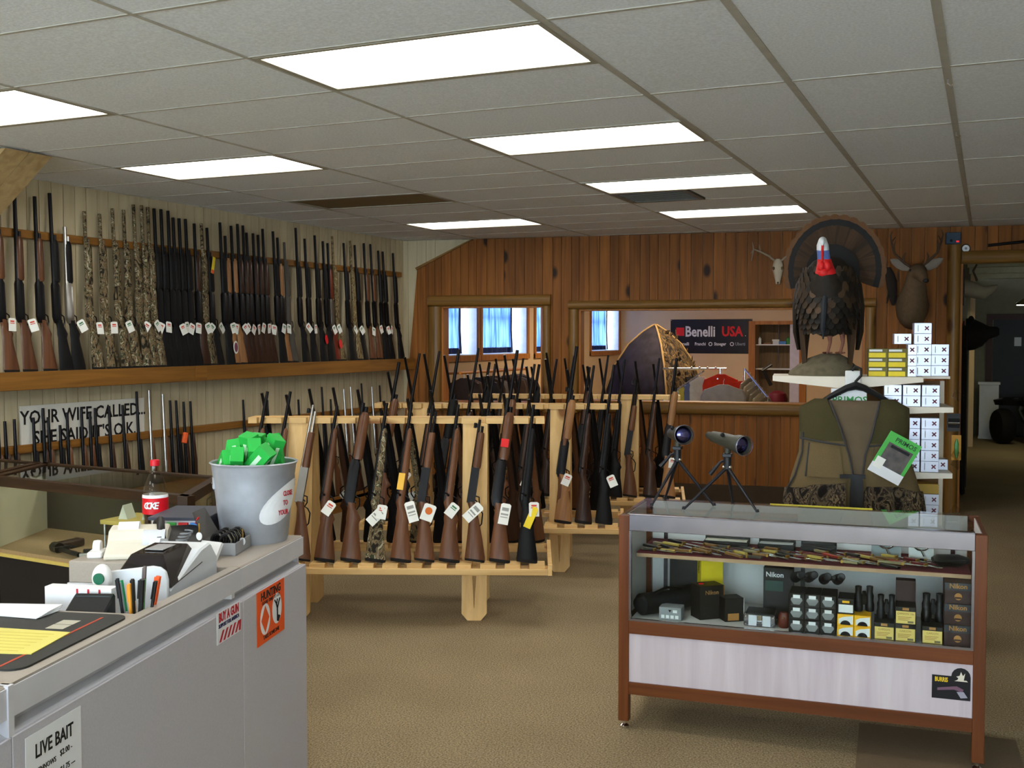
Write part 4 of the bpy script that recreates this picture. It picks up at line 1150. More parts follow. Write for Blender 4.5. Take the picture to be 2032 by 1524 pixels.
for i, (x, y, c) in enumerate([(-3.92, 4.15, (206, 206, 190)), (-3.80, 4.18, (190, 196, 196))]):
    t = thing('price_card', ['pale folded price card on the inner glass case shelf', 'grey white folded price card toward the shelf end'][i], 'card', (x, y, .785), .2)
    MB().prism([(-.025, 0), (.025, 0), (0, .07)], -.04, .04, 'y').build('card', mat('card %d' % i, c, .7), t)

# wall sign
sg = thing('wall_sign', 'white wall sign reading your wife called she said ok', 'sign', (-5.89, 5.72, .93))
MB().box(0, .012, -.455, .695, 0, .30).build('board', mat('sign white', (216, 214, 206), .6, var=.02), sg)
SR = (math.pi / 2, 0, math.pi / 2)
text('lettering', 'YOUR WIFE CALLED...', .128, M_INK, sg, (.0128, .125, .215), SR, bold=.0024, sx=.93)
text('lettering', "SHE SAID IT'S O.K.", .128, M_INK, sg, (.0128, .125, .075), SR, bold=.0024, sx=.93)

# =================================================================== OPTICS DISPLAY CASE
M_CASEWOOD = wood('reddish brown case wood', (86, 43, 15), (108, 58, 25), axis='z', rough=.4, grain=26, vary=.05, coat=.2)
M_CASEWOODX = wood('reddish brown case rail', (86, 43, 15), (108, 58, 25), axis='x', rough=.4, grain=26, vary=.05, coat=.2)
M_MOIRE = wood('washed pinkish panel', (184, 170, 176), (202, 191, 195), axis='z', rough=.5, grain=16, vary=.02)
M_ALU = mat('aluminium rail', (150, 146, 152), .22, metal=1.0, var=.08)
M_LINER = mat('white case liner', (214, 212, 214), .6, var=.02)
M_MAROON = mat('maroon carpet', (84, 22, 32), .95, bump=.3, scale=160)
KM = Matrix.Translation((-1.435, 4.402, 0)) @ Matrix.Rotation(.075, 4, 'Z')
def in_case(o, x, y, z, rz=0.0, rx=0.0, ry=0.0):
    o.matrix_world = KM @ Matrix.Translation((x, y, z)) @ Matrix.Rotation(rz, 4, 'Z') @ Matrix.Rotation(ry, 4, 'Y') @ Matrix.Rotation(rx, 4, 'X')
    return o
K = in_case(thing('display_case', 'glass topped wooden display case holding knives and binoculars', 'display case'), 0, 0, 0)
CW, CD = 1.45, .50
for x in (0, CW - .045):
    for y in (0, CD - .045):
        MB().box(x, x + .045, y, y + .045, .035, .925 if y == 0 else .90).build('post', M_CASEWOOD, K, bevel=.002)
        MB().lathe([(.02, 0), (.02, .012), (.01, .02), (.01, .036)], 12, Matrix.Translation((x + .0225, y + .0225, 0))).build('glide_foot', M_CHROME, K, True)
MB().box(.045, CW - .045, 0, .03, .155, .207).build('bottom_rail', M_CASEWOODX, K)
MB().box(.045, CW - .045, 0, .035, .418, .474).build('middle_rail', M_CASEWOODX, K)
MB().box(.045, CW - .045, .010, .022, .207, .418).build('front_panel', M_MOIRE, K)
MB().box(.045, CW - .045, .03, CD, .155, .17).build('bottom_board', M_CASEWOODX, K)
MB().box(.045, CW - .045, .035, CD - .02, .455, .474).build('deck', M_LINER, K)
for x in (.002, CW - .017):
    MB().box(x, x + .015, .045, CD - .045, .155, .925).build('side_panel', M_CASEWOOD, K)
for x in (.0175, CW - .0205):
    MB().box(x, x + .003, .045, CD - .045, .474, .92).build('side_liner', M_LINER, K)
MB().box(.045, CW - .045, CD - .02, CD - .01, .474, .922).build('sliding_back', M_LINER, K)
MB().box(.045, CW - .045, CD - .022, CD, .155, .455).build('back_panel', M_CASEWOODX, K)
MB().box(.0, CW, CD - .01, CD, .80, .925).build('back_rail', M_CASEWOODX, K)
MB().box(.045, CW - .045, -.004, .012, .862, .932).box(.045, CW - .045, -.004, .03, .926, .934).build('top_channel', M_ALU, K, bevel=.002)
MB().box(.045, CW - .045, -.002, .012, .474, .484).build('bottom_channel', M_ALU, K)
for x in (.045, CW - .055): MB().box(x, x + .01, -.002, .012, .484, .862).build('side_channel', M_ALU, K)
MB().box(.055, CW - .055, .002, .007, .484, .864).build('front_pane', M_GLASS, K)
MB().box(.01, CW - .045, .012, CD - .005, .926, .932).build('top_pane', M_GLASS, K)
MB().box(.05, CW - .05, .12, CD - .03, .728, .744).build('shelf_board', mat('tan shelf edge', (176, 144, 112), .6), K)
MB().box(.05, CW - .05, .121, CD - .03, .744, .748).build('shelf_carpet', M_MAROON, K)
for x in (.1, .72, 1.34):
    MB().box(x, x + .018, CD - .028, CD - .021, .48, .86).build('shelf_standard', M_ALU, K)
    MB().prism([(.15, .728), (CD - .03, .728), (CD - .03, .69)], x + .005, x + .012, 'x').build('shelf_bracket', M_ALU, K)
MB().box(.58, 1.02, CD - .008, CD - .001, .926, .933).build('yellow_tape', mat('yellow tape', (214, 196, 46), .5), K)
# sticker with an arch on the lower panel
st = in_case(thing('logo_sticker', 'black arched brand sticker with yellow lettering on the case panel', 'sticker'), 1.328, .0095, .335)
arch = [(-.07, -.062), (.07, -.062), (.07, .03)] + [(.035 + .035 * math.cos(a), .03 + .035 * math.sin(a)) for a in [j * math.pi / 8 for j in range(1, 8)]] + [(0, .03), (-.07, .03)]
MB().prism(arch, -.001, 0, 'y').build('sheet', mat('sticker black', (16, 14, 18), .4), st)
KT = (math.pi / 2, 0, 0)
text('lettering', 'BURRIS', .024, mat('sticker yellow', (226, 190, 30), .5), st, (-.036, -.0016, .013), KT, bold=.0008, sx=.62)
MB().prism([(.012, .012), (.06, .012), (.055, .017), (.045, .017), (.05, .045), (.042, .034), (.035, .05), (.03, .034), (.018, .03), (.026, .024), (.022, .017)], -.002, -.001, 'y').build('animal_mark', mat('sticker cream', (206, 198, 180), .5), st)
MB().prism([(-.05, -.02), (.02, -.008), (.045, -.02), (.04, -.03), (.01, -.022), (-.05, -.03)], -.002, -.001, 'y').build('scope_mark', mat('sticker mauve', (112, 80, 100), .5), st)
MB().prism([(.02, -.03), (.045, -.028), (.06, -.05), (.035, -.054)], -.002, -.001, 'y').build('box_mark', mat('sticker grey', (150, 146, 160), .5), st)

def carton(label, x, y, z, sx, sy, sz, m, rz=0.0, cat='box', name='product_box', group=None):
    t = in_case(thing(name, label, cat, group=group), x, y, z, rz)
    MB().box(-sx / 2, sx / 2, -sy / 2, sy / 2, 0, sz).build('carton', m, t, bevel=.0012)
    return t
D0 = .475
M_BOXBLACK = mat('black carton', (26, 22, 20), .5); M_BOXBROWN = mat('dark brown carton', (52, 28, 24), .5)
M_GOLD = mat('gold print', (170, 120, 62), .5); M_YBOX = mat('yellow carton', (228, 204, 36), .5)
M_CREAMLAB = mat('cream label', (222, 196, 112), .6, var=.02); M_GREYLAB = mat('grey label', (132, 134, 136), .5)
# soft black case and dark box at the end of the deck
sb = in_case(thing('soft_scope_case', 'black padded cylindrical scope case lying in the display case', 'soft case'), .075, .075, D0 + .05)
MB().tube([(0, 0, 0), (.005, .01, .002), (.12, .14, .0), (.2, .25, .01), (.205, .257, .01)], [.035, .047, .047, .045, .03], 16).build('sleeve', mat('black nylon', (16, 16, 20), .7), sb, True)
MB().tube([(.06, .03, .052), (.1, .09, .066), (.15, .16, .05)], .006, 6).build('strap', M_BLACK, sb, True)
carton('large plain black box at the back of the optics case', .25, .405, D0, .20, .09, .215, M_BOXBLACK)
gx = carton('small grey box with four white icons on the case floor', .212, .095, D0, .095, .075, .055, mat('silver grey carton', (138, 142, 148), .5))
for i in range(4): MB().box(-.038 + i * .02, -.024 + i * .02, -.0390, -.0376, .008, .022).build('icon', M_PAPER, gx)
MB().prism([(-.008, .045), (.006, .045), (-.001, .034)], -.0390, -.0376, 'y').build('chevron_logo', M_BLACK, gx)
MB().box(.012, .03, -.0390, -.0376, .033, .045).build('white_sticker', M_PAPER, gx)
b1 = carton('tall black box with gold edges and red dot beside the grey box', .352, .17, D0, .115, .085, .145, M_BOXBLACK, .65)
text('lettering', 'Nikon', .026, M_GOLD, b1, (0, -.0434, .115), KT)
MB().box(.0555, .0585, -.0438, -.0415, 0, .145).build('gold_edge', M_GOLD, b1)
MB().lathe([(.011, 0), (.011, .003)], 14, Matrix.Translation((-.03, .0, .1455))).build('red_dot', M_REDTAG, b1)
yb = carton('bright yellow upright box behind the tall black box', .338, .33, D0, .10, .06, .235, M_YBOX, .45)
text('lettering', 'Nikon', .022, M_BLACK, yb, (-.0512, 0, .185), (math.pi / 2, math.pi / 2, -math.pi / 2))
b2 = carton('black box with orange squares beside the aluminium case', .455, .16, D0, .085, .075, .10, M_BOXBLACK, .55)
MB().box(.043, .0440, -.028, .02, .05, .09).build('orange_square', mat('amber square', (206, 140, 54), .5), b2)
MB().box(.043, .0440, -.025, .0, .005, .035).build('photo_square', M_GOLD, b2)
MB().box(-.03, .02, -.0386, -.0376, .005, .035).build('photo_square', M_GOLD, b2)
MB().box(.0415, .0432, -.0383, -.0365, 0, .10).build('white_edge', M_PAPER, b2)
al = in_case(thing('aluminium_case', 'small open aluminium case with rivets and latch', 'metal case'), .585, .135, D0)
MB().box(-.066, .066, -.06, .06, 0, .05).build('shell', M_ALU, al, bevel=.004)
MB().box(-.045, -.012, -.0615, -.0602, .004, .048).box(.012, .045, -.0615, -.0602, .004, .048).build('bright_panel', mat('white metal', (206, 210, 220), .35), al)
MB().box(-.012, .012, -.066, -.061, .014, .05).build('latch', M_CHROME, al, bevel=.002)
MB().box(-.058, .058, -.052, .052, .0502, .056).build('foam', M_BLACK, al)
for x in (-.056, .056):
    for z in (.01, .042): MB().ball((x, -.0605, z), .003, 8, 6).build('rivet', M_CHROME, al, True)
nb = carton('upright black box with green panel standing behind the aluminium case', .645, .26, D0, .125, .05, .22, M_BOXBLACK)
text('lettering', 'Nikon', .030, M_PAPER, nb, (-.015, -.0258, .19), KT, bold=.0006)
MB().box(-.055, .02, -.0262, -.0252, .12, .165).build('green_panel', mat('dark green panel', (44, 72, 66), .5), nb)
MB().ball((0, 0, 0), .0, 4, 4) if False else None
rb = in_case(thing('lens_pouch', 'round dark red leather pouch beside the aluminium case', 'pouch'), .682, .10, D0)
MB().loft([(0, 0, 0, .018, .014), (.01, 0, 0, .025, .018), (.05, 0, 0, .024, .017), (.065, 0, 0, .016, .012)], 12).build('pouch', mat('oxblood leather', (92, 38, 24), .4), rb, True)
MB().ball((0, -.018, .045), .004, 8, 6).build('snap', M_BRASS, rb, True)
# stack of nine small binocular boxes
proto = None
names = ['bottom', 'middle', 'top']
for i in range(3):
    for j in range(3):
        lab = 'small dark binocular box with grey shield label in the three by three stack'
        if proto is None:
            proto = in_case(thing('binocular_box', lab, 'box', group='stacked small binocular boxes'), 0, 0, 0)
            MB().box(-.0305, .0305, -.07, .07, 0, .053).build('carton', M_BOXBLACK, proto, bevel=.0012)
            MB().prism([(-.02, .036), (.02, .036), (.024, .026), (.012, .008), (-.012, .008), (-.024, .026)], -.0715, -.0702, 'y').build('shield_label', M_GREYLAB, proto)
            MB().box(-.014, .014, -.0720, -.0716, .034, .048).build('white_label', M_PAPER, proto)
            o = proto
        else: o = dup(proto)
        in_case(o, .737 + i * .0625, .115, D0 + j * .0535)
def binocular(label, x, y, z, rz, ry=0.0, s=1.0, stand=False):
    t = thing('binoculars', label, 'binoculars', group='binoculars in the display case')
    for sx in (-1, 1):
        MB().lathe([(.0, 0), (.021, .0), (.022, .004), (.022, .03), (.018, .05), (.019, .075), (.014, .09), (.015, .105), (.016, .118), (.013, .12), (.0, .118)], 14, Matrix.Translation((sx * .027, 0, 0))).build('barrel', mat('rubber armour', (22, 22, 26), .4), t, True)
        MB().lathe([(.0, -.001), (.018, -.001), (.018, .001)], 14, Matrix.Translation((sx * .027, 0, -.001))).build('lens', mat('coated lens', (30, 44, 90), .05, coat=1), t, True)
    MB().box(-.02, .02, -.008, .008, .03, .075).tube([(0, 0, .06), (0, 0, .095)], .009, 10).build('bridge', M_BLACK, t, bevel=.002)
    in_case(t, x, y, z, rz, 0 if stand else math.pi / 2 * .8, 0)
    t.scale = (s, s, s)
    return t
binocular('binoculars lying on the stack of small dark boxes, nearer the upright box', .745, .18, D0 + .198, .3)
binocular('binoculars lying on the stack of small dark boxes, nearer the yellow cartons', .862, .18, D0 + .198, .2)
# yellow and white cartons
yp = None
for i in range(2):
    for j in range(2):
        if yp is None:
            yp = thing('yellow_carton', 'small yellow and white lens carton in the two by two stack', 'box', group='yellow and white cartons')
            MB().box(-.032, .032, -.05, .05, 0, .0445).build('carton', mat('amber carton', (236, 176, 26), .5), yp, bevel=.001)
            MB().prism([(-.026, .006), (.028, .006), (.028, .04), (-.01, .034), (-.026, .026)], -.0512, -.0502, 'y').build('white_panel', M_PAPER, yp)
            MB().prism([(.02 * math.cos(a), .003 + .018 * math.sin(a)) for a in [k * math.pi / 8 for k in range(9)]], -.0518, -.0513, 'y').build('dark_arc', M_INK, yp)
            o = yp
        else: o = dup(yp)
        in_case(o, .930 + i * .0655, .095, D0 + j * .045)
wb = carton('dark carton with white label on top of the yellow cartons', .930, .11, D0 + .0905, .062, .12, .062, M_BOXBLACK)
MB().box(-.028, .028, -.0612, -.0602, .006, .038).build('white_label', M_PAPER, wb)
MB().box(-.014, .014, -.0612, -.0602, .045, .054).build('gold_mark', mat('amber carton', (236, 176, 26), .5), wb)
binocular('binoculars standing upright on the yellow cartons', .998, .13, D0 + .0915, .3, stand=True, s=.85)
# cartons with cream labels
for i, (x, z, nm) in enumerate([(1.078, 0, 'lower carton with cream label nearest the yellow cartons'), (1.158, 0, 'carton with cream label carrying another labelled carton'), (1.158, .0695, 'raised carton with cream label and dark open box'), (1.258, 0, 'carton with cream label next to the tall brown stack')]):
    t = carton(nm, x, .115, D0 + z, .078, .14, .069, M_BOXBLACK)
    MB().box(-.036, .036, -.0712, -.0702, .003, .052).build('cream_label', M_CREAMLAB, t)
    text('lettering', ['CARSON', 'CARSON', 'CARSON 10x', 'CARSON'][i], .011, M_GOLD, t, (0, -.0716, .042), KT)
    for k in range(3): MB().box(-.028, .022 - .006 * k, -.0716, -.0713, .028 - .006 * k, .030 - .006 * k).build('print_line', M_GOLD, t)
    MB().box(.008, .03, -.0716, -.0713, .006, .014).build('bar_print', mat('dull print', (120, 110, 80), .6), t)
    MB().box(-.012, .012, -.0712, -.0702, .056, .066).build('gold_tab', M_GOLD, t)
carton('dark open box standing on the raised cream labelled carton', 1.158, .17, D0 + .1395, .076, .05, .085, M_BOXBROWN)
binocular('binoculars standing upright behind the lowest cream labelled carton', 1.085, .125, D0 + .070, .2, stand=True, s=.8)
binocular('binoculars standing upright beside the tall brown stack', 1.262, .13, D0 + .070, .2, stand=True, s=.95)
for j, nm in enumerate(['bottom', 'middle', 'top']):
    t = carton(nm + ' carton of the tall dark brown stack with gold lettering', 1.350, .12, D0 + j * .0835, .10, .16, .083, M_BOXBROWN)
    MB().box(-.05, .05, -.0808, -.0802, .054, .083).build('grey_band', mat('slate band', (48, 50, 56), .4), t)
    text('lettering', 'Nikon', .026, M_GOLD, t, (0, -.0815, .070), KT, bold=.0006)
    MB().lathe([(.014, -.0005), (.014, .0005)], 18, Matrix.Translation((0, -.081, .03)) @ Matrix.Rotation(math.pi / 2, 4, 'X')).build('gold_emblem', M_GOLD, t)
    MB().box(-.012, .012, -.0822, -.0816, .022, .028).build('emblem_bar', M_BOXBROWN, t)
# knives on the maroon shelf
BLADE = mat('polished blade', (196, 196, 190), .18, metal=1.0); krng = random.Random(21)
HND = [mat('knife handle %d' % i, c, .35) for i, c in enumerate([(24, 22, 22), (120, 84, 40), (92, 20, 22), (140, 130, 96), (70, 66, 60), (176, 152, 72), (150, 40, 30)])]
KP = {}
def knife(hi, kind):
    key = (hi, kind)
    if key in KP: return dup(KP[key])
    nm = ['black', 'brown', 'dark red', 'bone', 'grey', 'brass coloured', 'red'][hi]
    t = thing('folding_knife' if kind else 'hunting_knife', ('open %s handled folding knife on the maroon shelf' if kind else '%s handled hunting knife with a broad blade on the maroon shelf') % nm, 'knife', group='knives on the maroon shelf')
    L = .055 if kind else .085
    MB().prism([(0, -.008), (L, -.007), (L + .02, .002), (L + .012, .007), (0, .007)], .004, .006, 'z').build('blade', BLADE, t)
    MB().prism([(-L * 1.15, -.007), (-L * .6, -.0095), (.004, -.0085), (.004, .0085), (-L * .6, .006), (-L * 1.1, .009)], 0, .011, 'z').build('handle', HND[hi], t, bevel=.002)
    MB().box(-.002, .006, -.0095, .0095, -.0002, .0115).build('bolster', M_BRASS, t)
    KP[key] = t
    return t
rows = [(.155, 17, .078), (.20, 15, .085), (.25, 14, .09), (.305, 12, .10)]
for y, n, dx in rows:
    for k in range(n):
        x = .13 + k * dx + krng.uniform(-.012, .012)
        if x > 1.28: continue
        hi = krng.choice([0, 1, 3, 4, 5]) if x < .72 else krng.choice([0, 1, 2, 2, 6, 3, 5])
        o = knife(hi, krng.random() < .72)
        in_case(o, x, y + krng.uniform(-.01, .012), .7485 + krng.uniform(0, .012), krng.uniform(-.75, -.15) + (math.pi if krng.random() < .25 else 0))
for i, (x, w, nm) in enumerate([(.40, .20, 'open black knife case with pale lining at the end of the shelf'), (.62, .16, 'open black knife case with grey lining in the shelf middle'), (.80, .15, 'black knife case with orange lettering on the shelf')]):
    t = in_case(thing('knife_case', nm, 'knife case'), x, .40, .749)
    MB().box(-w / 2, w / 2, -.03, .03, 0, .022).build('tray', M_BLACK, t, bevel=.003)
    MB().box(-w / 2 + .008, w / 2 - .008, -.024, .024, .0222, .025).build('lining', mat('case lining %d' % i, [(196, 192, 182), (170, 172, 176), (40, 44, 50)][i], .7), t)
    MB().box(-w / 2, w / 2, .028, .040, .012, .06).build('lid', M_BLACK, t, bevel=.003)
    if i == 2: MB().box(-.05, .04, .0265, .0278, .04, .05).build('orange_print', M_ORANGE, t)
for i, (x, w, c, nm) in enumerate([(1.08, .12, (128, 138, 142), 'slate grey card with a bracelet knife on the shelf'), (1.22, .10, (196, 200, 200), 'pale card with a ring handled knife on the shelf')]):
    t = in_case(thing('display_card', nm, 'card'), x, .36, .749, 0, -.25)
    MB().box(-w / 2, w / 2, -.002, .002, 0, .085).build('card', mat('display card %d' % i, c, .5), t)
    MB().tube([(.028 * math.cos(a), -.006, .055 + .018 * math.sin(a)) for a in [k * 2 * math.pi / 12 for k in range(13)]], .005, 6).tube([(0, -.006, .037), (.012, -.006, .012)], .005, 6).build('tool', M_STEEL, t, True)
shs = in_case(thing('leather_sheath', 'black leather sheath lying at the shelf end', 'sheath'), 1.33, .25, .749, .2)
MB().loft([(-.07, 0, 0, .03, .010), (-.05, 0, 0, .045, .022), (.03, 0, 0, .04, .024), (.07, 0, 0, .02, .012)], 12, M=Matrix.Translation((0, 0, .025)) @ Matrix.Rotation(math.pi / 2, 4, 'Y') @ Matrix.Rotation(math.pi / 2, 4, 'Z')).build('sheath', M_BLACK, shs, True)
MB().box(-.05, .05, -.04, -.035, .02, .032).build('strap', M_BLACK, shs)

# =================================================================== SPOTTING SCOPES ON TRIPODS
M_SCOPE = mat('olive black rubber', (58, 58, 50), .45); M_TRI = mat('tripod black', (26, 26, 32), .35)
def spotting(label, feet, top, d, short):
    t = in_case(thing('spotting_scope', label, 'spotting scope'), 0, 0, 0)
    T_ = Vector(top)
    for fx, fy in feet:
        f_ = Vector((fx, fy, .934)); mid = T_.lerp(f_, .5)
        MB().tube([T_, mid, f_], [.0085, .007, .005], 8).tube([f_ + Vector((0, 0, .012)), f_], [.006, .009], 8).build('tripod_leg', M_TRI, t, True)
    MB().ball(tuple(T_ + Vector((-.014, -.012, .0))), .008, 8, 6).build('leg_screw', M_CHROME, t, True)
    MB().ball(tuple(T_ + Vector((.014, -.012, .0))), .008, 8, 6).build('leg_screw', M_CHROME, t, True)
    MB().tube([T_ + Vector((0, 0, -.01)), T_ + Vector((0, 0, .05))], .017, 12).box(T_.x - .02, T_.x + .02, T_.y - .025, T_.y + .025, T_.z + .045, T_.z + .06).build('tripod_head', M_TRI, t, bevel=.002)
    MB().tube([T_ + Vector((0, .01, .035)), T_ + Vector((-.03, .0, .02)), T_ + Vector((-.075, -.01, -.035))], [.005, .006, .011], 8).build('pan_handle', M_TRI, t, True)
    C_ = T_ + Vector((0, 0, .115)); d = Vector(d).normalized()
    q = d.to_track_quat('Z', 'Y').to_matrix().to_4x4()
    M_ = Matrix.Translation(C_) @ q
    prof = [(.0, -.19), (.015, -.19), (.018, -.16), (.024, -.14), (.028, -.08), (.031, -.02), (.033, .06), (.041, .10), (.043, .145), (.041, .148), (.038, .14), (.036, .11)]
    if short: prof = [(r_, z * .8) for r_, z in prof]
    MB().lathe(prof, 24, M_, cap=False).build('tube', M_SCOPE, t, True)
    zz = .122 * (.8 if short else 1)
    MB().ball((0, 0, 0), (.0375, .0375, .012), 24, 10, M_ @ Matrix.Translation((0, 0, zz))).build('objective_lens', mat('purple coated lens', (86, 84, 140), .06, metal=1.0, var=.02), t, True)
    MB().lathe([(.0435, zz + .024), (.0445, zz + .028), (.0425, zz + .030)], 24, M_, cap=False).build('lens_ring', mat('grey lens ring', (120, 122, 136), .3, metal=.6), t, True)
    MB().tube([T_ + Vector((0, 0, .055)), C_ + Vector((0, 0, -.02))], .014, 10).build('mount_foot', M_SCOPE, t, True)
    MB().ball(tuple(C_ + Vector((-.02, -.02, .028))), .010, 8, 6).build('focus_knob', M_BLACK, t, True)
    return t
spotting('spotting scope on a tripod facing straight out, over the case end', [(.088, .252), (.104, .47), (.351, .345)], (.185, .345, 1.135), (.45, -1.0, .06), True)
spotting('olive spotting scope on a tripod turned sideways next to the vest', [(.242, .20), (.555, .224), (.417, .465)], (.415, .30, 1.115), (.75, -.8, -.10), True)

# =================================================================== AMMUNITION GONDOLA
GM = Matrix.Translation((-.728, 6.56, 0)) @ Matrix.Rotation(.16, 4, 'Z')
def on_gondola(o, x, y, z, rz=0.0, rx=0.0, ry=0.0):
    o.matrix_world = GM @ Matrix.Translation((x, y, z)) @ Matrix.Rotation(rz, 4, 'Z') @ Matrix.Rotation(ry, 4, 'Y') @ Matrix.Rotation(rx, 4, 'X')
    return o
M_GOND = mat('cream shelf metal', (222, 212, 196), .45, var=.03)
GO = on_gondola(thing('shelf_gondola', 'cream metal shelving stand holding ammunition boxes behind the vest', 'shelving'), 0, 0, 0)
MB().box(-.02, .52, .20, .23, .05, 1.43).build('back_panel', mat('brown peg panel', (112, 82, 52), .7), GO)
MB().box(-.04, .54, -.24, .26, 0, .14).build('base', M_GOND, GO)
for x in (-.01, .52): MB().box(x - .012, x + .012, .19, .24, .14, 1.43).build('upright', M_GOND, GO)
def lip(x0, x1, z, sag, y=-.22):
    xm = (x0 + x1) / 2
    return MB().prism([(x0, z), (x1, z), (x1, z - .028), (xm, z - .028 - sag), (x0, z - .028)], y - .012, y, 'y')
MB().box(-.44, .37, -.22, .20, 1.452, 1.466).build('top_shelf', M_GOND, GO)
lip(-.44, .37, 1.466, .042).build('shelf_lip', M_GOND, GO)
MB().box(-.045, .04, -.25, -.236, 1.41, 1.50).build('price_holder', M_WHITE, GO, bevel=.004)
for z, x0 in ((1.30, -.0), (.935, -.0), (.57, -.0)):
    MB().box(x0, .53, -.20, .20, z - .012, z).build('shelf', M_GOND, GO)
    lip(x0, .53, z, .012, -.20).build('shelf_lip', M_GOND, GO)
M_CLEAR = glass('clear plastic clip', (240, 238, 230), 1.4, .2)
for z in (1.36, 1.03, .98, .60, .72): MB().cbox((.56, -.14, z), (.05, .01, .045), (0, .6, .2)).build('price_clip', M_CLEAR, GO)
M_SILVER = mat('silver carton', (168, 170, 182), .3, metal=.6, var=.06, scale=20); M_MARK = mat('dark red mark', (92, 32, 48), .6)
SB = {}
def shell_box(kind, x, y, z, label, group, rz=0.0):
    t = thing('shell_box', label, 'box', group=group)
    if kind not in SB:
        w, d, h = {'silver': (.094, .10, .060), 'yellow': (.104, .10, .052), 'narrow': (.046, .10, .060)}[kind]
        if kind == 'yellow':
            a = MB().box(-w / 2, w / 2, -d / 2, d / 2, 0, h).build('carton', mat('olive carton', (104, 96, 40), .5), t, bevel=.001)
            b = MB().box(-w / 2 + .002, w / 2 - .012, -d / 2 - .001, -d / 2, .002, h * .55).build('yellow_panel', M_YBOX, t)
            c = MB().box(-w / 2 + .004, w / 2 - .03, -d / 2 - .0012, -d / 2, h * .68, h * .9).build('pale_print', M_PAPER, t)
            SB[kind] = [('carton', a), ('yellow_panel', b), ('pale_print', c)]
        else:
            a = MB().box(-w / 2, w / 2, -d / 2, d / 2, 0, h).build('carton', M_SILVER, t, bevel=.0015)
            cx = w * .22 if kind == 'silver' else 0
            X_ = [(0, .005), (.008, .013), (.013, .008), (.005, 0), (.013, -.008), (.008, -.013), (0, -.005), (-.008, -.013), (-.013, -.008), (-.005, 0), (-.013, .008), (-.008, .013)]
            b = MB().prism([(cx + p, h / 2 + q_) for p, q_ in X_], -d / 2 - .001, -d / 2, 'y').build('cross_mark', M_MARK, t)
            SB[kind] = [('carton', a), ('cross_mark', b)]
            if kind == 'silver': SB[kind].append(('print_line', MB().box(-.028, -.024, -d / 2 - .001, -d / 2, .012, .048).build('print_line', M_GREYLAB, t)))
    else:
        for nm, o in SB[kind]: part(nm, o, t)
    return on_gondola(t, x, y, z, rz)
g1 = 'silver shell boxes on the shelving stand'
for j in range(3):
    for i in range(2): shell_box('yellow', .135 + i * .105, -.12, 1.466 + j * .0525, 'yellow and olive shell box stacked on the top shelf', 'yellow shell boxes')
    shell_box('narrow', .315, -.12, 1.466 + j * .0605, 'narrow silver shell box beside the yellow boxes on the top shelf', g1)
for j in range(5): shell_box('silver', .318 + .065, .0, 1.466 + j * .0605 - (.0 if j else 0), 'silver shell box in the tallest stack on the top shelf', g1)
shell_box('silver', .28, .05, 1.466 + 3 * .0605, 'lone grey silver shell box lying on the narrow boxes', g1)
MB().box(.37, .53, -.06, .20, 1.452, 1.466).build('top_shelf_wing', M_GOND, GO)
for j in range(3): shell_box('silver', .48, .03, 1.466 + j * .0605, 'silver shell box in the outer stack beside the door post', g1)
for j in range(2):
    for i in range(3): shell_box('silver', .215 + i * .100, -.13, 1.30 + j * .0605, 'silver shell box with cross mark on the shelf under the top one', g1)
for j in range(5):
    for i in range(2): shell_box('silver', .315 + i * .100 - .0, -.13, .935 + j * .0605, 'silver shell box with cross mark in the tall stacks on the middle shelf', g1)
shell_box('silver', .51 - .03, .0, .935, 'single silver shell box pushed back on the middle shelf', g1)
for j in range(4):
    for i in range(2): shell_box('silver', .315 + i * .105, -.13, .57 + j * .0605, 'silver shell box with cross mark on the lowest visible shelf', g1)
gb_ = on_gondola(thing('shell_box', 'flat gold box with red stripes under the middle shelf', 'box'), .41, -.12, .57 + 4 * .0605)
MB().box(-.055, .055, -.05, .05, 0, .055).build('carton', mat('gold carton', (170, 136, 44), .45), gb_, bevel=.001)
for i in range(4): MB().box(.0552, .056, -.05, .05, .006 + i * .013, .012 + i * .013).build('stripe', M_RED, gb_)
bt = on_gondola(thing('battery_pack', 'silver and black battery pack hanging beside the shell boxes', 'batteries'), .545, -.12, 1.19)
for i in range(3): MB().tube([(-.03, 0, i * .017), (.03, 0, i * .017)], .008, 8).build('battery', M_STEEL if i % 2 else M_BLACK, bt, True)
MB().box(-.035, .035, .009, .011, -.03, .07).build('backing_card', M_BOXBLACK, bt)
lu = on_gondola(thing('lure_pack', 'green and yellow packaged lure hanging beside the shell boxes', 'fishing lure'), .56, -.12, 1.06)
MB().box(-.025, .025, .0, .002, -.06, .08).build('backing_card', mat('lure card', (170, 120, 40), .6), lu)
MB().loft([(-.05, 0, -.01, .004, .004), (-.02, 0, -.01, .012, .01), (.03, 0, -.01, .012, .01), (.06, 0, -.01, .004, .004)], 8).build('lure', mat('lure green', (60, 120, 60), .4), lu, True)
# header cards behind the vest
hc = on_gondola(thing('header_card', 'white header card with green brand lettering behind the hanger', 'card'), -.03, -.265, 1.36)
MB().box(-.09, .10, -.002, .002, -.09, .04).build('card', M_PAPER, hc)
text('lettering', 'PRIMOS', .055, mat('brand green', (58, 150, 76), .6), hc, (.01, -.0028, -.025), KT, bold=.001)
text('lettering', 'BI', .04, M_INK, hc, (-.05, -.0028, .015), KT)
gc = on_gondola(thing('size_card', 'grey card lettered GI behind the vest neck', 'card'), -.10, -.262, 1.235)
MB().box(-.045, .05, -.002, .002, -.07, .05).build('card', mat('tan grey card', (170, 156, 140), .7), gc)
text('lettering', 'GI', .05, M_INK, gc, (.0, -.0028, .02), KT)
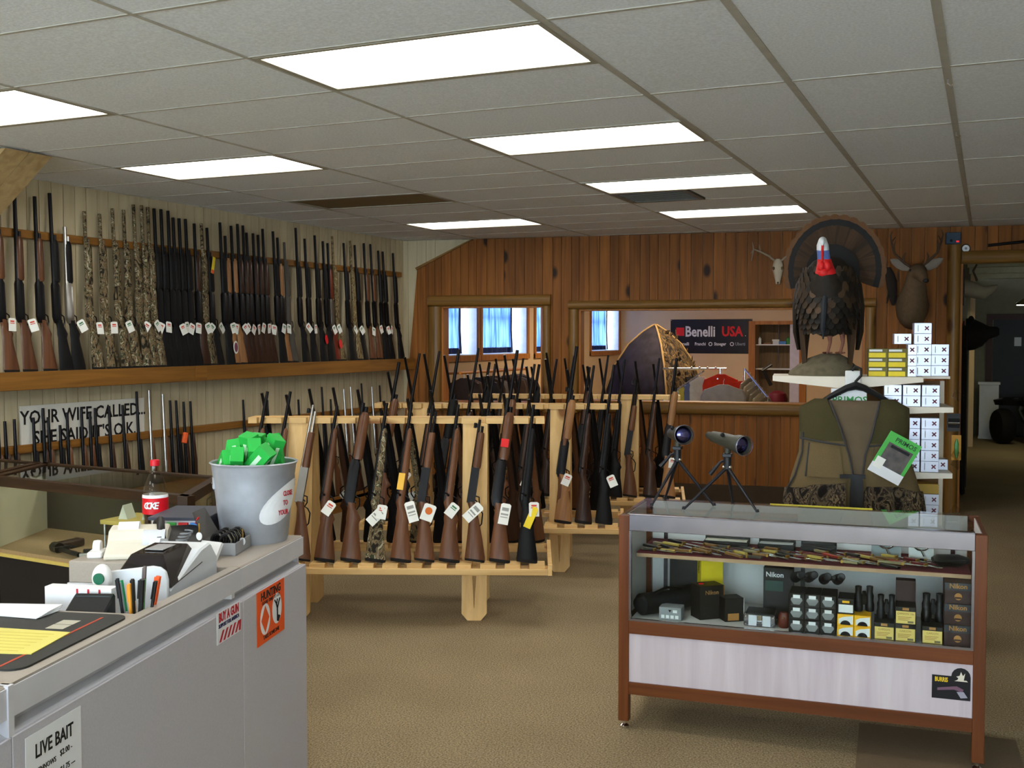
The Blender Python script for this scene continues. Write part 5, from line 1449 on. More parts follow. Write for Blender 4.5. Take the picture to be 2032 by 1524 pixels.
# handset-like black gear left on shelf
# =================================================================== HUNTING VEST
VS = on_gondola(thing('hunting_vest', 'olive and camouflage hunting vest on a black hanger with a green hang tag', 'vest'), 0, -.31, 0)
M_OLIVE = mat('olive mesh cloth', (68, 62, 36), .95, bump=.4, scale=220, var=.12); M_TANOL = mat('tan olive cloth', (104, 88, 60), .95, bump=.3, scale=180, var=.08)
M_LINING = mat('brown lining', (98, 84, 66), .95); M_PIPE = mat('grey piping', (62, 60, 62), .8)
M_CAMOV = camo('bark camouflage cloth', [(30, 26, 24), (62, 54, 46), (96, 84, 66), (48, 40, 36), (120, 104, 80), (40, 36, 30)], 11, .9)
def interp(tab, z):
    for (a, va), (b, vb) in zip(tab, tab[1:]):
        if a <= z <= b: return va + (vb - va) * (z - a) / (b - a)
    return tab[0][1] if z < tab[0][0] else tab[-1][1]
HWT = [(.60, .40), (.70, .395), (.80, .37), (.95, .315), (1.05, .30), (1.2, .305), (1.27, .30), (1.31, .24), (1.335, .12)]
DPT = [(.60, .13), (.9, .12), (1.15, .10), (1.27, .07), (1.335, .03)]
def vy(x, z):
    h = interp(HWT, z); q = max(0.0, 1 - (x / (h * 1.02)) ** 2)
    return -interp(DPT, z) * q ** .5 + .008 * math.sin(x * 31 + z * 9) * (1 if z < 1.2 else .4)
def patch(name, m, rows, off, cols=10, parent=VS):
    rs = []
    full = []
    for (z0, l0, r0), (z1, l1, r1) in zip(rows, rows[1:]):
        n = max(1, int(abs(z1 - z0) / .03))
        for k in range(n):
            t_ = k / n; full.append((z0 + (z1 - z0) * t_, l0 + (l1 - l0) * t_, r0 + (r1 - r0) * t_))
    full.append(rows[-1])
    for z, l, r in full:
        rs.append([(l + (r - l) * c / cols, vy(l + (r - l) * c / cols, z) - off, z) for c in range(cols + 1)])
    back = [[(x, y + .012, z) for x, y, z in r] for r in rs]
    rings = [f_ + b_[::-1] for f_, b_ in zip(rs, back)]
    return MB().rings(rings).build(name, m, parent, True, angle=1.2)
hw = lambda z: interp(HWT, z)
# back half with the lining, then the two fronts
bk_rows = []
for z in (.60, .75, .9, 1.05, 1.2, 1.27, 1.31): bk_rows.append([(hw(z) * math.cos(a), interp(DPT, z) * .5 * math.sin(a) + .0, z) for a in [math.pi * k / 12 for k in range(13)]])
MB().rings([r + [(x, y - .01, z) for x, y, z in r[::-1]] for r in bk_rows]).build('back_panel', M_LINING, VS, True)
patch('neck_lining', M_LINING, [(.88, -.02, .05), (1.0, -.03, .07), (1.15, -.09, .12), (1.31, -.15, .15)], -.012)
patch('front_panel', M_TANOL, [(.62, -hw(.62), -.005), (.85, -hw(.85), -.0), (1.0, -hw(1.0), -.03), (1.12, -hw(1.12), -.07)], .0)
patch('front_panel', M_TANOL, [(.62, .035, hw(.62)), (.85, .04, hw(.85)), (1.0, .06, hw(1.0)), (1.12, .10, hw(1.12))], .0)
patch('shoulder_yoke', M_OLIVE, [(1.075, -hw(1.075) - .006, -.045), (1.15, -hw(1.15) - .006, -.075), (1.27, -hw(1.27) - .006, -.135), (1.32, -.22, -.15)], .007)
patch('shoulder_yoke', M_OLIVE, [(1.065, .075, hw(1.065) + .006), (1.15, .11, hw(1.15) + .006), (1.27, .135, hw(1.27) + .006), (1.32, .15, .22)], .007)
patch('lower_pocket', M_CAMOV, [(.60, -hw(.6) - .012, -.045), (.78, -hw(.78) - .012, -.045), (.815, -.20, -.045), (.83, -.06, -.045)], .02)
patch('lower_pocket', M_CAMOV, [(.60, .055, hw(.6) + .012), (.78, .055, hw(.78) + .012), (.815, .07, .24)], .02)
patch('chest_pocket', M_TANOL, [(.86, -.26, -.055), (1.06, -.25, -.085)], .012, 6)
patch('chest_pocket', M_TANOL, [(.88, .10, .27), (1.05, .11, .26)], .012, 6)
patch('black_strap', M_BLACK, [(.60, -.03, .045), (.83, -.02, .05), (.87, -.015, .045)], .03, 4)
patch('buckle_strap', M_BLACK, [(.862, -.08, .06), (.885, -.08, .06)], .034, 6)
def seam(pts, r=.006, off=.012):
    out = []
    for (x0, z0), (x1, z1) in zip(pts, pts[1:]):
        for k in range(8): x, z = x0 + (x1 - x0) * k / 8, z0 + (z1 - z0) * k / 8; out.append((x, vy(x, z) - off, z))
    x, z = pts[-1]; out.append((x, vy(x, z) - off, z))
    MB().tube(out, r, 6).build('piping', M_PIPE, VS, True)
seam([(-.135, 1.31), (-.075, 1.15), (-.03, 1.0), (-.005, .87)]); seam([(.14, 1.31), (.10, 1.13), (.06, 1.0), (.045, .87)])
seam([(-.30, 1.085), (-.15, 1.065), (-.05, 1.05)]); seam([(.295, 1.07), (.18, 1.06), (.08, 1.05)])
seam([(-.285, 1.12), (-.29, 1.0), (-.33, .86), (-.37, .78)]); seam([(-.25, 1.06), (-.27, .86)], .005)
hg = [(-.02, .02, 1.52), (.0, .01, 1.545), (.03, .0, 1.53), (.03, -.01, 1.49), (.0, -.005, 1.455), (.0, -.005, 1.42)]
HG = on_gondola(thing('coat_hanger', 'black plastic hanger hooked on the cream top shelf carrying the vest', 'hanger'), .01, -.275, -.03)
MB().tube(hg, .008, 8).build('hook', M_BLACK, HG, True)
MB().tube([(-.22, -.01, 1.31), (-.14, -.01, 1.365), (-.05, -.01, 1.415), (.0, -.01, 1.43), (.05, -.01, 1.415), (.14, -.01, 1.365), (.22, -.01, 1.31)], [.012, .016, .02, .026, .02, .016, .012], 8).build('arms', M_BLACK, HG, True)
tg = MB().box(-.095, .095, -.002, .002, -.13, .13).build('hang_tag', mat('bright green tag', (72, 176, 70), .5), VS)
tg.location = (.215, -.165, .99); tg.rotation_euler = (0, .5, 0)
MB().box(-.07, .075, -.003, -.002, -.10, .07).build('photo', mat('tag photo', (74, 66, 62), .4, var=.5, scale=22), tg)
MB().box(-.095, .095, -.0034, -.0022, -.13, -.07).build('white_foot', M_PAPER, tg)
MB().box(-.085, -.035, -.0042, -.0034, -.095, -.03).build('small_label', M_CARD, tg)
MB().box(-.05, .06, -.0042, -.0030, .045, .062).build('caption_bar', M_INK, tg)
text('lettering', 'PRIMOS', .036, mat('dark green ink', (24, 66, 34), .6), tg, (.015, -.0028, .098), KT, bold=.0006)

for o_ in (VS, HG):
    o_.matrix_world = Matrix.Translation((0, 0, 1.68 * .07)) @ o_.matrix_world @ Matrix.Diagonal((.95, .95, .93, 1))
# =================================================================== WILD TURKEY MOUNT
TB = on_gondola(thing('artificial_rock', 'grey brown rock shaped base under the mounted turkey', 'rock'), -.15, -.03, 1.467)
M_ROCK = mat('rock paint', (92, 84, 66), .9, bump=.6, scale=26, var=.25)
MB().loft([(0, 0, 0, .205, .15), (.02, 0, 0, .20, .145), (.06, .01, 0, .16, .12), (.10, .02, 0, .11, .08), (.125, .03, 0, .05, .04)], 20).build('rock', M_ROCK, TB, True)
TK = on_gondola(thing('mounted_turkey', 'mounted strutting wild turkey with fanned tail and red wattle', 'turkey'), -.135, -.03, 1.592, -.05)
def feather_mat(name, a, b, rough=.45):
    m = mat(name, a, rough, var=.35, scale=40)
    return m
M_BODY = feather_mat('dark bronze plumage', (30, 22, 14), (0, 0, 0), .7); M_FEATH = wood('tail feather', (40, 27, 15), (66, 45, 26), axis='z', rough=.7, grain=40, vary=.15)
M_TIP = mat('buff feather tip', (88, 56, 26), .7); M_BAND = mat('black feather band', (14, 12, 10), .7)
M_HEADW = mat('white crown skin', (206, 210, 214), .6); M_HEADB = mat('blue cheek skin', (84, 104, 166), .6); M_WATTLE = mat('red wattle', (196, 26, 28), .5)
# body: one continuous skin from rump over breast and neck to the beak
st_ = [((0, .22, .34), .05, .05, 0), ((0, .17, .34), .12, .13, 0), ((0, .08, .325), .165, .20, 0), ((0, 0, .315), .182, .225, 0), ((0, -.08, .32), .180, .215, 0), ((0, -.15, .345), .150, .165, 0),
       ((-.005, -.20, .39), .105, .105, 0), ((-.01, -.215, .435), .062, .062, 3), ((-.015, -.222, .47), .048, .048, 3), ((-.02, -.225, .505), .040, .040, 3), ((-.025, -.225, .53), .036, .036, 2),
       ((-.028, -.228, .555), .036, .036, 2), ((-.03, -.235, .58), .034, .036, 1), ((-.03, -.25, .60), .024, .026, 1), ((-.03, -.268, .595), .015, .014, 1), ((-.03, -.295, .575), .004, .004, 1)]
bm_v, bm_f, bm_m = [], [], []
NS = 18
pts = [Vector(s_[0]) for s_ in st_]; upv = Vector((0, 0, 1))
for i, (c, rx, rn, mi) in enumerate(st_):
    d = (pts[min(i + 1, len(pts) - 1)] - pts[max(i - 1, 0)]).normalized()
    nrm = Vector((1, 0, 0)).cross(d).normalized()
    for k in range(NS):
        a = 2 * math.pi * k / NS
        bm_v.append(tuple(Vector(c) + Vector((1, 0, 0)) * rx * math.cos(a) + nrm * rn * math.sin(a)))
for i in range(len(st_) - 1):
    for k in range(NS):
        bm_f.append((i * NS + k, i * NS + (k + 1) % NS, (i + 1) * NS + (k + 1) % NS, (i + 1) * NS + k)); bm_m.append(min(st_[i][3], st_[i + 1][3]) if i < 7 else st_[i + 1][3])
bm_f.append(tuple(range(NS))); bm_m.append(0); bm_f.append(tuple(range((len(st_) - 1) * NS, len(st_) * NS))); bm_m.append(1)
me = bpy.data.meshes.new('turkey_body'); me.from_pydata(bm_v, [], bm_f)
for m in (M_BODY, M_HEADW, M_HEADB, M_WATTLE): me.materials.append(m)
me.polygons.foreach_set('material_index', bm_m); me.polygons.foreach_set('use_smooth', [True] * len(bm_f))
bmx = bmesh.new(); bmx.from_mesh(me); bmesh.ops.recalc_face_normals(bmx, faces=bmx.faces); bmx.to_mesh(me); bmx.free()
link('body', me, TK)
MB().ball((-.058, -.232, .565), .006, 8, 6).ball((-.002, -.238, .565), .006, 8, 6).build('eye', M_BLACK, TK, True)
MB().loft([(.49, -.03, -.262, .006, .006), (.54, -.03, -.272, .008, .008), (.585, -.03, -.272, .006, .006)], 8).build('snood', M_WATTLE, TK, True)
MB().ball((-.02, -.25, .43), (.036, .03, .03), 10, 8).ball((-.035, -.26, .465), (.022, .02, .03), 10, 8).ball((.0, -.26, .465), (.022, .02, .03), 10, 8).build('wattle', M_WATTLE, TK, True)
MB().tube([(-.01, -.25, .34), (-.015, -.285, .26), (-.02, -.285, .14), (-.02, -.27, .08)], [.012, .018, .015, .004], 8).build('beard', mat('beard bristle', (36, 40, 46), .7), TK, True)
# tail fan
fe = None
NF = 19
for i in range(NF):
    a = R(-14 + 208 * i / (NF - 1))
    if fe is None:
        def fp(w0, w1, z0, z1): return [(-w0, z0), (w0, z0), (w1, z1), (-w1, z1)]
        fe = MB().prism([(-.008, .0), (.008, 0), (.036, .20), (.040, .25), (-.040, .25), (-.036, .20)], -.002, .002, 'y').build('tail_feather', M_FEATH, TK)
        fb = MB().prism([(-.040, .25), (.040, .25), (.039, .285), (-.039, .285)], -.0021, .0021, 'y').build('dark_band', M_BAND, fe)
        ft = MB().prism([(-.039, .285), (.039, .285), (.030, .306), (.010, .316), (-.010, .316), (-.030, .306)], -.002, .002, 'y').build('feather_tip', M_TIP, fe)
        o = fe
    else:
        o = part('tail_feather', fe, TK); part('dark_band', fb, o); part('feather_tip', ft, o)
    o.location = (.03, .20 + .0045 * (i % 2) + .001 * i, .475); o.rotation_euler = (.10, a - math.pi / 2, 0)
    o.rotation_euler = (0, math.pi / 2 - a, 0)
# row of shorter covert feathers in front of the fan
cf = None
for i in range(13):
    a = R(0 + 180 * i / 12)
    if cf is None: cf = MB().prism([(-.01, 0), (.01, 0), (.045, .12), (.03, .165), (-.03, .165), (-.045, .12)], -.003, .003, 'y').build('covert_feather', M_BAND, TK); o = cf
    else: o = part('covert_feather', cf, TK)
    o.location = (.02, .165 + .004 * (i % 2), .45); o.rotation_euler = (0, math.pi / 2 - a, 0)
# drooped wings with flight feathers
for s_ in (-1, 1):
    MB().loft([(.02, s_ * .175, .06, .012, .05), (.12, s_ * .19, .05, .022, .10), (.26, s_ * .185, .02, .030, .13), (.38, s_ * .165, .0, .032, .12), (.46, s_ * .13, -.01, .02, .06)], 12).build('wing', M_BODY, TK, True)
    for k in range(5):
        x = s_ * (.168 - .012 * k)
        o = MB().prism([(-.018, 0), (.018, 0), (.014, -.24), (0, -.26), (-.014, -.24)], -.002, .002, 'y').build('flight_feather', M_FEATH, TK)
        o.location = (x - s_ * .01, -.05 + k * .03, .17 + .02 * k); o.rotation_euler = (0, s_ * .14 * (2 - k) * .4, .3 * s_)
# overlapping contour feathers over breast and flanks
bf = None; cols_ = [mat('bronze breast feather', (70, 52, 36), .4, metal=.25), mat('black breast feather', (24, 19, 15), .6), mat('umber breast feather', (48, 35, 22), .55)]
bfm = []
for m in cols_:
    o = MB().prism([(-.010, .012), (.010, .012), (.024, -.018), (.017, -.042), (.0, -.05), (-.017, -.042), (-.024, -.018)], -.0015, .0015, 'y').build('body_feather', m, TK); bfm.append(o)
fr2 = random.Random(77); k = 0; uses = [0, 0, 0]
for row in range(12):
    z = .15 + row * .028
    for c in range(13):
        th_ = R(-100 + 200 * (c + .5 * (row % 2)) / 12)
        hz = max(0.02, 1 - ((z - .32) / .235) ** 2) ** .5
        rx, ry = .185 * hz, .19 * hz
        x = rx * math.sin(th_); y = -.07 - (ry * math.cos(th_) if math.cos(th_) > 0 else ry * math.cos(th_))
        centre = abs(x) < .11 and .24 < z < .40 and math.cos(th_) > 0
        mi = 0 if (centre and fr2.random() < .55) else (1 if fr2.random() < .55 else 2)
        o = bfm[mi] if uses[mi] == 0 else part('body_feather', bfm[mi], TK)
        uses[mi] += 1
        o.location = (x, y - .004, z); o.rotation_euler = (-.18 + .8 * (z - .32), fr2.uniform(-.15, .15), th_)
for x in (.0, .075):
    MB().tube([(x + .01, .0, .13), (x + .015, -.01, .06), (x + .0, -.005, .0)], [.022, .010, .008], 8).build('leg', mat('pink leg', (136, 88, 72), .6), TK, True)
    for a in (-.6, 0, .6): MB().tube([(x, -.005, .004), (x + .05 * math.sin(a), -.06 * math.cos(a), .006)], [.008, .004], 6).build('toe', mat('pink leg', (136, 88, 72), .6), TK, True)

TK.scale = (.94, 1.04, 1.05)
# =================================================================== MOUNTS AND SMALL THINGS ON THE PINE WALL
WM = Matrix.Translation((-5.9, 10.47, 0)) @ Matrix.Rotation(.1446, 4, 'Z')
def on_wall(o, u, y, z, ry=0.0):
    o.matrix_world = WM @ Matrix.Translation((u, y - .034, z)) @ Matrix.Rotation(ry, 4, 'Y')
    return o
M_DEER = mat('deer hide', (96, 78, 58), .9, var=.15, scale=30, bump=.3); M_DEERL = mat('pale throat hide', (150, 136, 116), .9); M_ANT = mat('dark antler', (72, 54, 40), .6); M_BONE = mat('bleached bone', (188, 176, 156), .7)
def antlers(parent, m, s, base_y, base_z, spread=.2, rise=.22):
    for k in (-1, 1):
        mb = MB()
        P = [(k * .035, base_y, base_z), (k * .10 * s, base_y - .01, base_z + .05 * s), (k * spread * .85, base_y - .02, base_z + rise * .45), (k * spread, base_y - .06, base_z + rise * .8), (k * spread * .85, base_y - .11, base_z + rise * .95)]
        mb.tube(P, [.013, .013, .012, .010, .004], 7)
        for b, h in ((1, .09), (2, .12), (3, .10)):
            p = Vector(P[b]); mb.tube([p, p + Vector((k * .01, -.03, h * .6)), p + Vector((-k * .005, -.04, h))], [.010, .008, .003], 6)
        mb.build('antler', m, parent, True)
dr = on_wall(thing('deer_head_mount', 'brown deer shoulder mount with antlers on the pine wall', 'deer head'), 5.26, 0, 1.76)
dst = [((0, 0, .24), .10, .20), ((0, -.03, .22), .148, .215), ((0, -.12, .24), .150, .20), ((0, -.22, .33), .122, .15), ((.005, -.29, .43), .098, .105), ((.01, -.33, .51), .086, .085), ((.02, -.38, .545), .080, .075), ((.035, -.44, .52), .062, .06), ((.055, -.51, .475), .044, .044), ((.065, -.55, .45), .036, .034), ((.07, -.57, .44), .016, .016)]
pts = [Vector(s_[0]) for s_ in dst]; rgs = []
for i, (c, rx, rn) in enumerate(dst):
    d = (pts[min(i + 1, len(pts) - 1)] - pts[max(i - 1, 0)]).normalized(); nrm = Vector((1, 0, 0)).cross(d).normalized()
    rgs.append([tuple(Vector(c) + Vector((1, 0, 0)) * rx * math.cos(2 * math.pi * k / 16) + nrm * rn * math.sin(2 * math.pi * k / 16)) for k in range(16)])
MB().rings(rgs).build('head_and_neck', M_DEER, dr, True, angle=1.5)
for k in (-1, 1):
    MB().loft([(0, 0, 0, .014, .012), (.05, 0, 0, .040, .014), (.11, 0, 0, .044, .012), (.17, 0, 0, .026, .008), (.20, 0, 0, .004, .004)], 10, M=Matrix.Translation((k * .06 + .01, -.34, .565)) @ Matrix.Rotation(k * 1.05, 4, 'Y')).build('ear', mat('grey ear', (128, 120, 112), .9), dr, True)
    MB().ball((.02 + k * .068, -.40, .555), .012, 8, 6).build('eye', M_BLACK, dr, True)
MB().ball((.072, -.575, .448), (.028, .014, .02), 10, 8).build('nose', M_BLACK, dr, True)
MB().ball((.03, -.32, .40), (.06, .04, .05), 10, 8).build('throat_patch', M_DEERL, dr, True)
antlers(dr, M_ANT, 1.0, -.34, .58, .22, .30)
sk = on_wall(thing('antler_skull', 'bleached deer skull with antlers on the pine wall', 'skull'), 4.0, 0, 2.22)
MB().loft([(0, 0, -.03, .020, .012), (.04, 0, -.035, .028, .022), (.10, 0, -.045, .042, .035), (.15, 0, -.05, .058, .045), (.19, 0, -.05, .052, .045), (.23, 0, -.045, .040, .035), (.25, 0, -.04, .02, .02)], 14).build('skull', M_BONE, sk, True)
MB().ball((-.042, -.085, .155), (.014, .012, .017), 10, 8).ball((.042, -.085, .155), (.014, .012, .017), 10, 8).ball((0, -.05, .012), (.01, .012, .012), 8, 6).build('socket', mat('bone shadow', (96, 80, 60), .9), sk, True)
for k in (-1, 1):
    mb = MB(); P = [(k * .03, -.05, .23), (k * .09, -.06, .28), (k * .17, -.09, .32), (k * .235, -.12, .345), (k * .26, -.15, .30)]
    mb.tube(P, [.012, .012, .011, .010, .004], 7)
    for b, h in ((2, .07), (3, .07)): p = Vector(P[b]); mb.tube([p, p + Vector((k * .01, -.02, h))], [.009, .003], 6)
    p = Vector(P[3]); mb.tube([p, p + Vector((k * .02, -.02, -.12))], [.009, .004], 6)
    mb.build('antler', mat('weathered antler', (150, 136, 116), .7), sk, True)
pe = on_wall(thing('small_pelt', 'small dark pelt with dangling legs hung beside the deer head', 'pelt'), 5.07, 0, 2.0)
MB().loft([(0, .02, -.02, .012, .010), (.05, .015, -.03, .028, .02), (.14, .01, -.03, .045, .03), (.24, .0, -.03, .05, .03), (.32, -.02, -.03, .04, .025), (.37, -.03, -.03, .02, .02)], 10).tube([(-.02, -.03, .12), (-.04, -.035, .02)], [.014, .006], 6).tube([(.04, -.03, .1), (.05, -.035, -.02)], [.014, .006], 6).build('pelt', mat('dark pelt', (40, 34, 30), .9), pe, True)
bx = on_wall(thing('alarm_box', 'dark blue box with a red light above the door post', 'alarm'), 5.615, 0, 2.575)
MB().box(-.065, .065, -.12, -.065, 0, .11).box(-.05, .05, -.07, 0, .02, .09).build('housing', mat('petrol blue case', (36, 60, 82), .5), bx, bevel=.004)
MB().box(.025, .05, -.123, -.119, .015, .03).build('red_lamp', emit('red indicator', (230, 30, 40), .6), bx)
MB().ball((-.02, -.12, .03), .012, 10, 6).build('sensor', M_BLACK, bx, True)
ck = on_wall(thing('wall_gauge', 'small round white dial with black rim above the doorway', 'dial'), 5.738, 0, 2.537)
Mx = Matrix.Rotation(math.pi / 2, 4, 'X')
MB().lathe([(.040, 0), (.042, .02), (.034, .024)], 24, Mx).build('rim', M_BLACK, ck, True)
MB().lathe([(.033, .0235), (.033, .026)], 24, Mx).build('face', M_PAPER, ck)
MB().lathe([(.012, .026), (.010, .029)], 16, Mx).build('hub', M_GREYLAB, ck)
wr = on_wall(thing('wall_rifle', 'dark rifle barrel hung on the boards above the doorway', 'gun'), 5.93, -.04, 2.56, -.09)
MB().tube([(0, 0, 0), (.55, 0, 0)], .014, 10).build('barrel', M_BLUED, wr, True)
MB().loft([(.45, 0, 0, .02, .018), (.6, .0, 0, .03, .02), (.9, .02, 0, .035, .02), (1.2, .06, 0, .06, .02)], 10, M=Matrix.Rotation(math.pi / 2, 4, 'Y')).build('stock', FIN['dark'], wr, True)

# =================================================================== ROOM BEHIND THE HATCHES
M_TANW = mat('tan back room wall', (206, 176, 136), .8, var=.04, scale=3)
YF = 18.2
WINS = [(11.12, 12.33), (12.47, 13.93), (14.25, 15.72), (16.60, 18.04)]
wbl = struct_root('wall_back_room_left', (-5.9, 0, 0))
cb = MB(); y = 10.62
for a, b in WINS:
    cb.box(-.32, 0, y, a, 0, CEIL); cb.box(-.32, 0, a, b, 0, 1.47); cb.box(-.32, 0, a, b, 2.45, CEIL); y = b
cb.box(-.32, 0, y, YF + .2, 0, CEIL)
cb.build('wall_core', M_TANW, wbl)
def curtain_mat():
    m, nt, b = base_mat('blue curtain')
    nt.nodes.remove(b)
    n = nt.nodes.new('ShaderNodeTexNoise'); n.inputs['Scale'].default_value = 6
    nt.links.new(obj_coord(nt, (1, 6, .3)), n.inputs['Vector'])
    r = nt.nodes.new('ShaderNodeValToRGB')
    r.color_ramp.elements[0].position = .3; r.color_ramp.elements[0].color = lin((34, 62, 142))
    r.color_ramp.elements[1].position = .75; r.color_ramp.elements[1].color = lin((108, 142, 208))
    nt.links.new(n.outputs['Fac'], r.inputs['Fac'])
    d = nt.nodes.new('ShaderNodeBsdfDiffuse'); t = nt.nodes.new('ShaderNodeBsdfTranslucent'); mx = nt.nodes.new('ShaderNodeMixShader'); mx.inputs[0].default_value = .6
    nt.links.new(r.outputs['Color'], d.inputs['Color']); nt.links.new(r.outputs['Color'], t.inputs['Color'])
    nt.links.new(d.outputs[0], mx.inputs[1]); nt.links.new(t.outputs[0], mx.inputs[2]); nt.links.new(mx.outputs[0], nt.nodes['Material Output'].inputs['Surface'])
    return m
M_CURT = curtain_mat(); M_HEM = mat('navy hem', (28, 40, 72), .8)
for i, (a, b) in enumerate(WINS):
    w = struct_root('window_%d' % (i + 3), (-5.9, 0, 0))
    MB().box(-.27, -.262, a, b, 1.47, 2.45).build('pane', M_GLASS, w)
    fr = MB()
    for z in (1.47, 2.41, 1.94): fr.box(-.285, -.25, a, b, z, z + .04)
    for y in (a, b - .04, (a + b) / 2 - .02): fr.box(-.285, -.25, y, y + .04, 1.47, 2.45)
    fr.build('window_frame', M_WHITE, w)
    MB().box(-.25, .002, b - .012, b, 1.47, 2.45).box(-.25, .002, a, a + .012, 1.47, 2.45).box(-.25, .002, a, b, 1.47, 1.48).build('jamb_lining', mat('cool white jamb', (206, 210, 220), .6), w)
    MB().box(0, .02, a - .06, a, 1.40, 2.52).box(0, .02, b, b + .06, 1.40, 2.52).box(0, .03, a - .06, b + .06, 1.40, 1.47).box(0, .02, a - .06, b + .06, 2.45, 2.52).build('window_casing', M_JAMB, w)
    t = thing('window_curtain', ['blue curtain with navy hem in the window next to the pine wall', 'blue curtain with navy hem over the hanging dark coats', 'blue curtain with navy hem half hidden by the hatch post', 'blue curtain with navy hem in the window next to the blind'][i], 'curtain', (-6.10, 0, 0), 0, 'blue curtains')
    n = 44; span = (a + .04, b - .12)
    rows = []
    for z in (1.56, 1.75, 2.0, 2.2, 2.42):
        rows.append([(.018 * math.sin(k * 1.15 + i) + .006 * math.sin(k * 2.7), span[0] + (span[1] - span[0]) * k / n, z) for k in range(n + 1)])
    MB().rings(rows, cap=False, closed=False).build('cloth', M_CURT, t, True, angle=2.5)
    hem = [[(x + .004, y, z) for x, y, z in rows[0]], [(x + .004, y, 1.485) for x, y, z in rows[0]]]
    MB().rings(hem, cap=False, closed=False).build('hem', M_HEM, t, True, angle=2.5)
    MB().rings([[(.03 + .01 * math.sin(z * 9), span[1] - .05 + .06 * c / 3 * (1.2 - .4 * (z - 1.5)), z) for c in range(4)] for z in (1.49, 1.8, 2.1, 2.42)], cap=False, closed=False).build('edge_band', M_HEM, t, True, angle=2.5)
    MB().tube([(0, span[0] - .03, 2.425), (0, span[1] + .03, 2.425)], .01, 8).build('rod', M_WHITE, t, True)
wbb = struct_root('wall_far', (0, YF, 0))
MB().box(-6.2, -3.60, 0, .2, 0, CEIL).box(-2.80, -.2, 0, .2, 0, CEIL).box(-3.60, -2.80, 0, .2, 1.95, CEIL).box(-3.70, -2.7, .55, .6, 0, 2.1).box(-3.70, -3.60, .2, .55, 0, 2.1).box(-2.80, -2.70, .2, .55, 0, 2.1).box(-3.7, -2.7, .2, .55, 2.0, 2.1).build('wall_core', M_TANW, wbb)
# partition between the two rear rooms, and rear ceilings
structure(MB().box(-.50, -.27, 11.32, 20.6, 0, CEIL).build('wall_partition', mat('grey green wall', (120, 116, 96), .8)))
structure(MB().box(-6.2, -.34, 10.75, YF + .2, CEIL + .02, CEIL + .06).build('ceiling_back_room', M_WHITE))
# lamp of the back room
t = thing('back_room_light', 'glowing ceiling panel of the room behind the hatches', 'ceiling light', (-3.6, 14.6, CEIL - .02))
MB().box(-.6, .6, -.3, .3, 0, .02).build('frame', M_FRAME, t)
MB().box(-.57, .57, -.27, .27, -.004, 0).build('diffuser', emit('warm diffuser', (255, 230, 194), 48.0), t)
# banner
bn = thing('wall_banner', 'black vinyl brand banner with white and red lettering', 'banner', (-4.313, YF - .006, 1.715))
MB().box(-.70, .70, -.004, .004, -.29, .29).build('cloth', mat('black vinyl', (22, 19, 20), .35, var=.3, scale=6), bn)
M_BW = mat('banner white', (222, 220, 214), .6); M_BR = mat('banner red', (216, 30, 34), .6)
text('lettering', 'Benelli', .245, M_BW, bn, (-.445, -.006, .075), KT, 'LEFT', bold=.006, sx=.80)
text('lettering', 'USA', .23, M_BR, bn, (.185, -.006, .075), KT, 'LEFT', bold=.007, sx=.84)
text('lettering', '.', .12, M_BW, bn, (.575, -.006, .04), KT, 'LEFT')
MB().box(-.60, -.46, -.006, -.004, .01, .15).build('red_block', M_BR, bn, bevel=.0)
for x, s_ in ((-.46, 'Benelli'), (-.18, 'Franchi'), (.16, 'Stoeger'), (.50, 'Uberti')): text('lettering', s_, .072, M_BW if s_ != 'Uberti' else M_GREYLAB, bn, (x, -.006, -.13), KT, bold=.002, sx=.9)
for x in (-.005, .36):
    MB().tube([(x + .028 * math.cos(a), -.006, -.13 + .028 * math.sin(a)) for a in [k * 2 * math.pi / 14 for k in range(15)]], .007, 5).build('ring_logo', M_BW, bn)
for x in (-.685, .685):
    for z in (-.275, .275): MB().ball((x, -.006, z), .01, 8, 6).build('eyelet', M_STEEL, bn, True)
# closet in the far wall with shelves
cl_ = thing('wall_closet', 'open closet with wooden frame and shelves beside the banner', 'closet', (-3.2, YF, 0))
MB().box(-.47, -.36, -.03, .02, 0, 1.97).build('frame_side', M_JAMB, cl_); MB().box(.36, .47, -.03, .02, 0, 1.97).build('frame_side', M_JAMB, cl_)
MB().box(-.36, .36, -.03, .02, 1.91, 1.97).build('frame_top', M_JAMB, cl_)
MB().box(-.39, .39, .52, .545, 0, 2.0).build('back_boards', wood('grey weathered boards', (104, 84, 62), (126, 104, 78), axis='z', rough=.8, vary=.1), cl_)
MB().box(.20, .395, .02, .52, 0, 1.95).build('side_wall', mat('lilac white wall', (196, 188, 196), .7), cl_)
for z in (1.565, 1.16): MB().box(-.395, .20, .10, .52, z, z + .018).build('shelf', M_WHITE, cl_)
MB().tube([(-.07, .50, 1.2), (-.07, .50, 1.93)], .012, 8).build('pull_rail', M_STEEL, cl_, True)
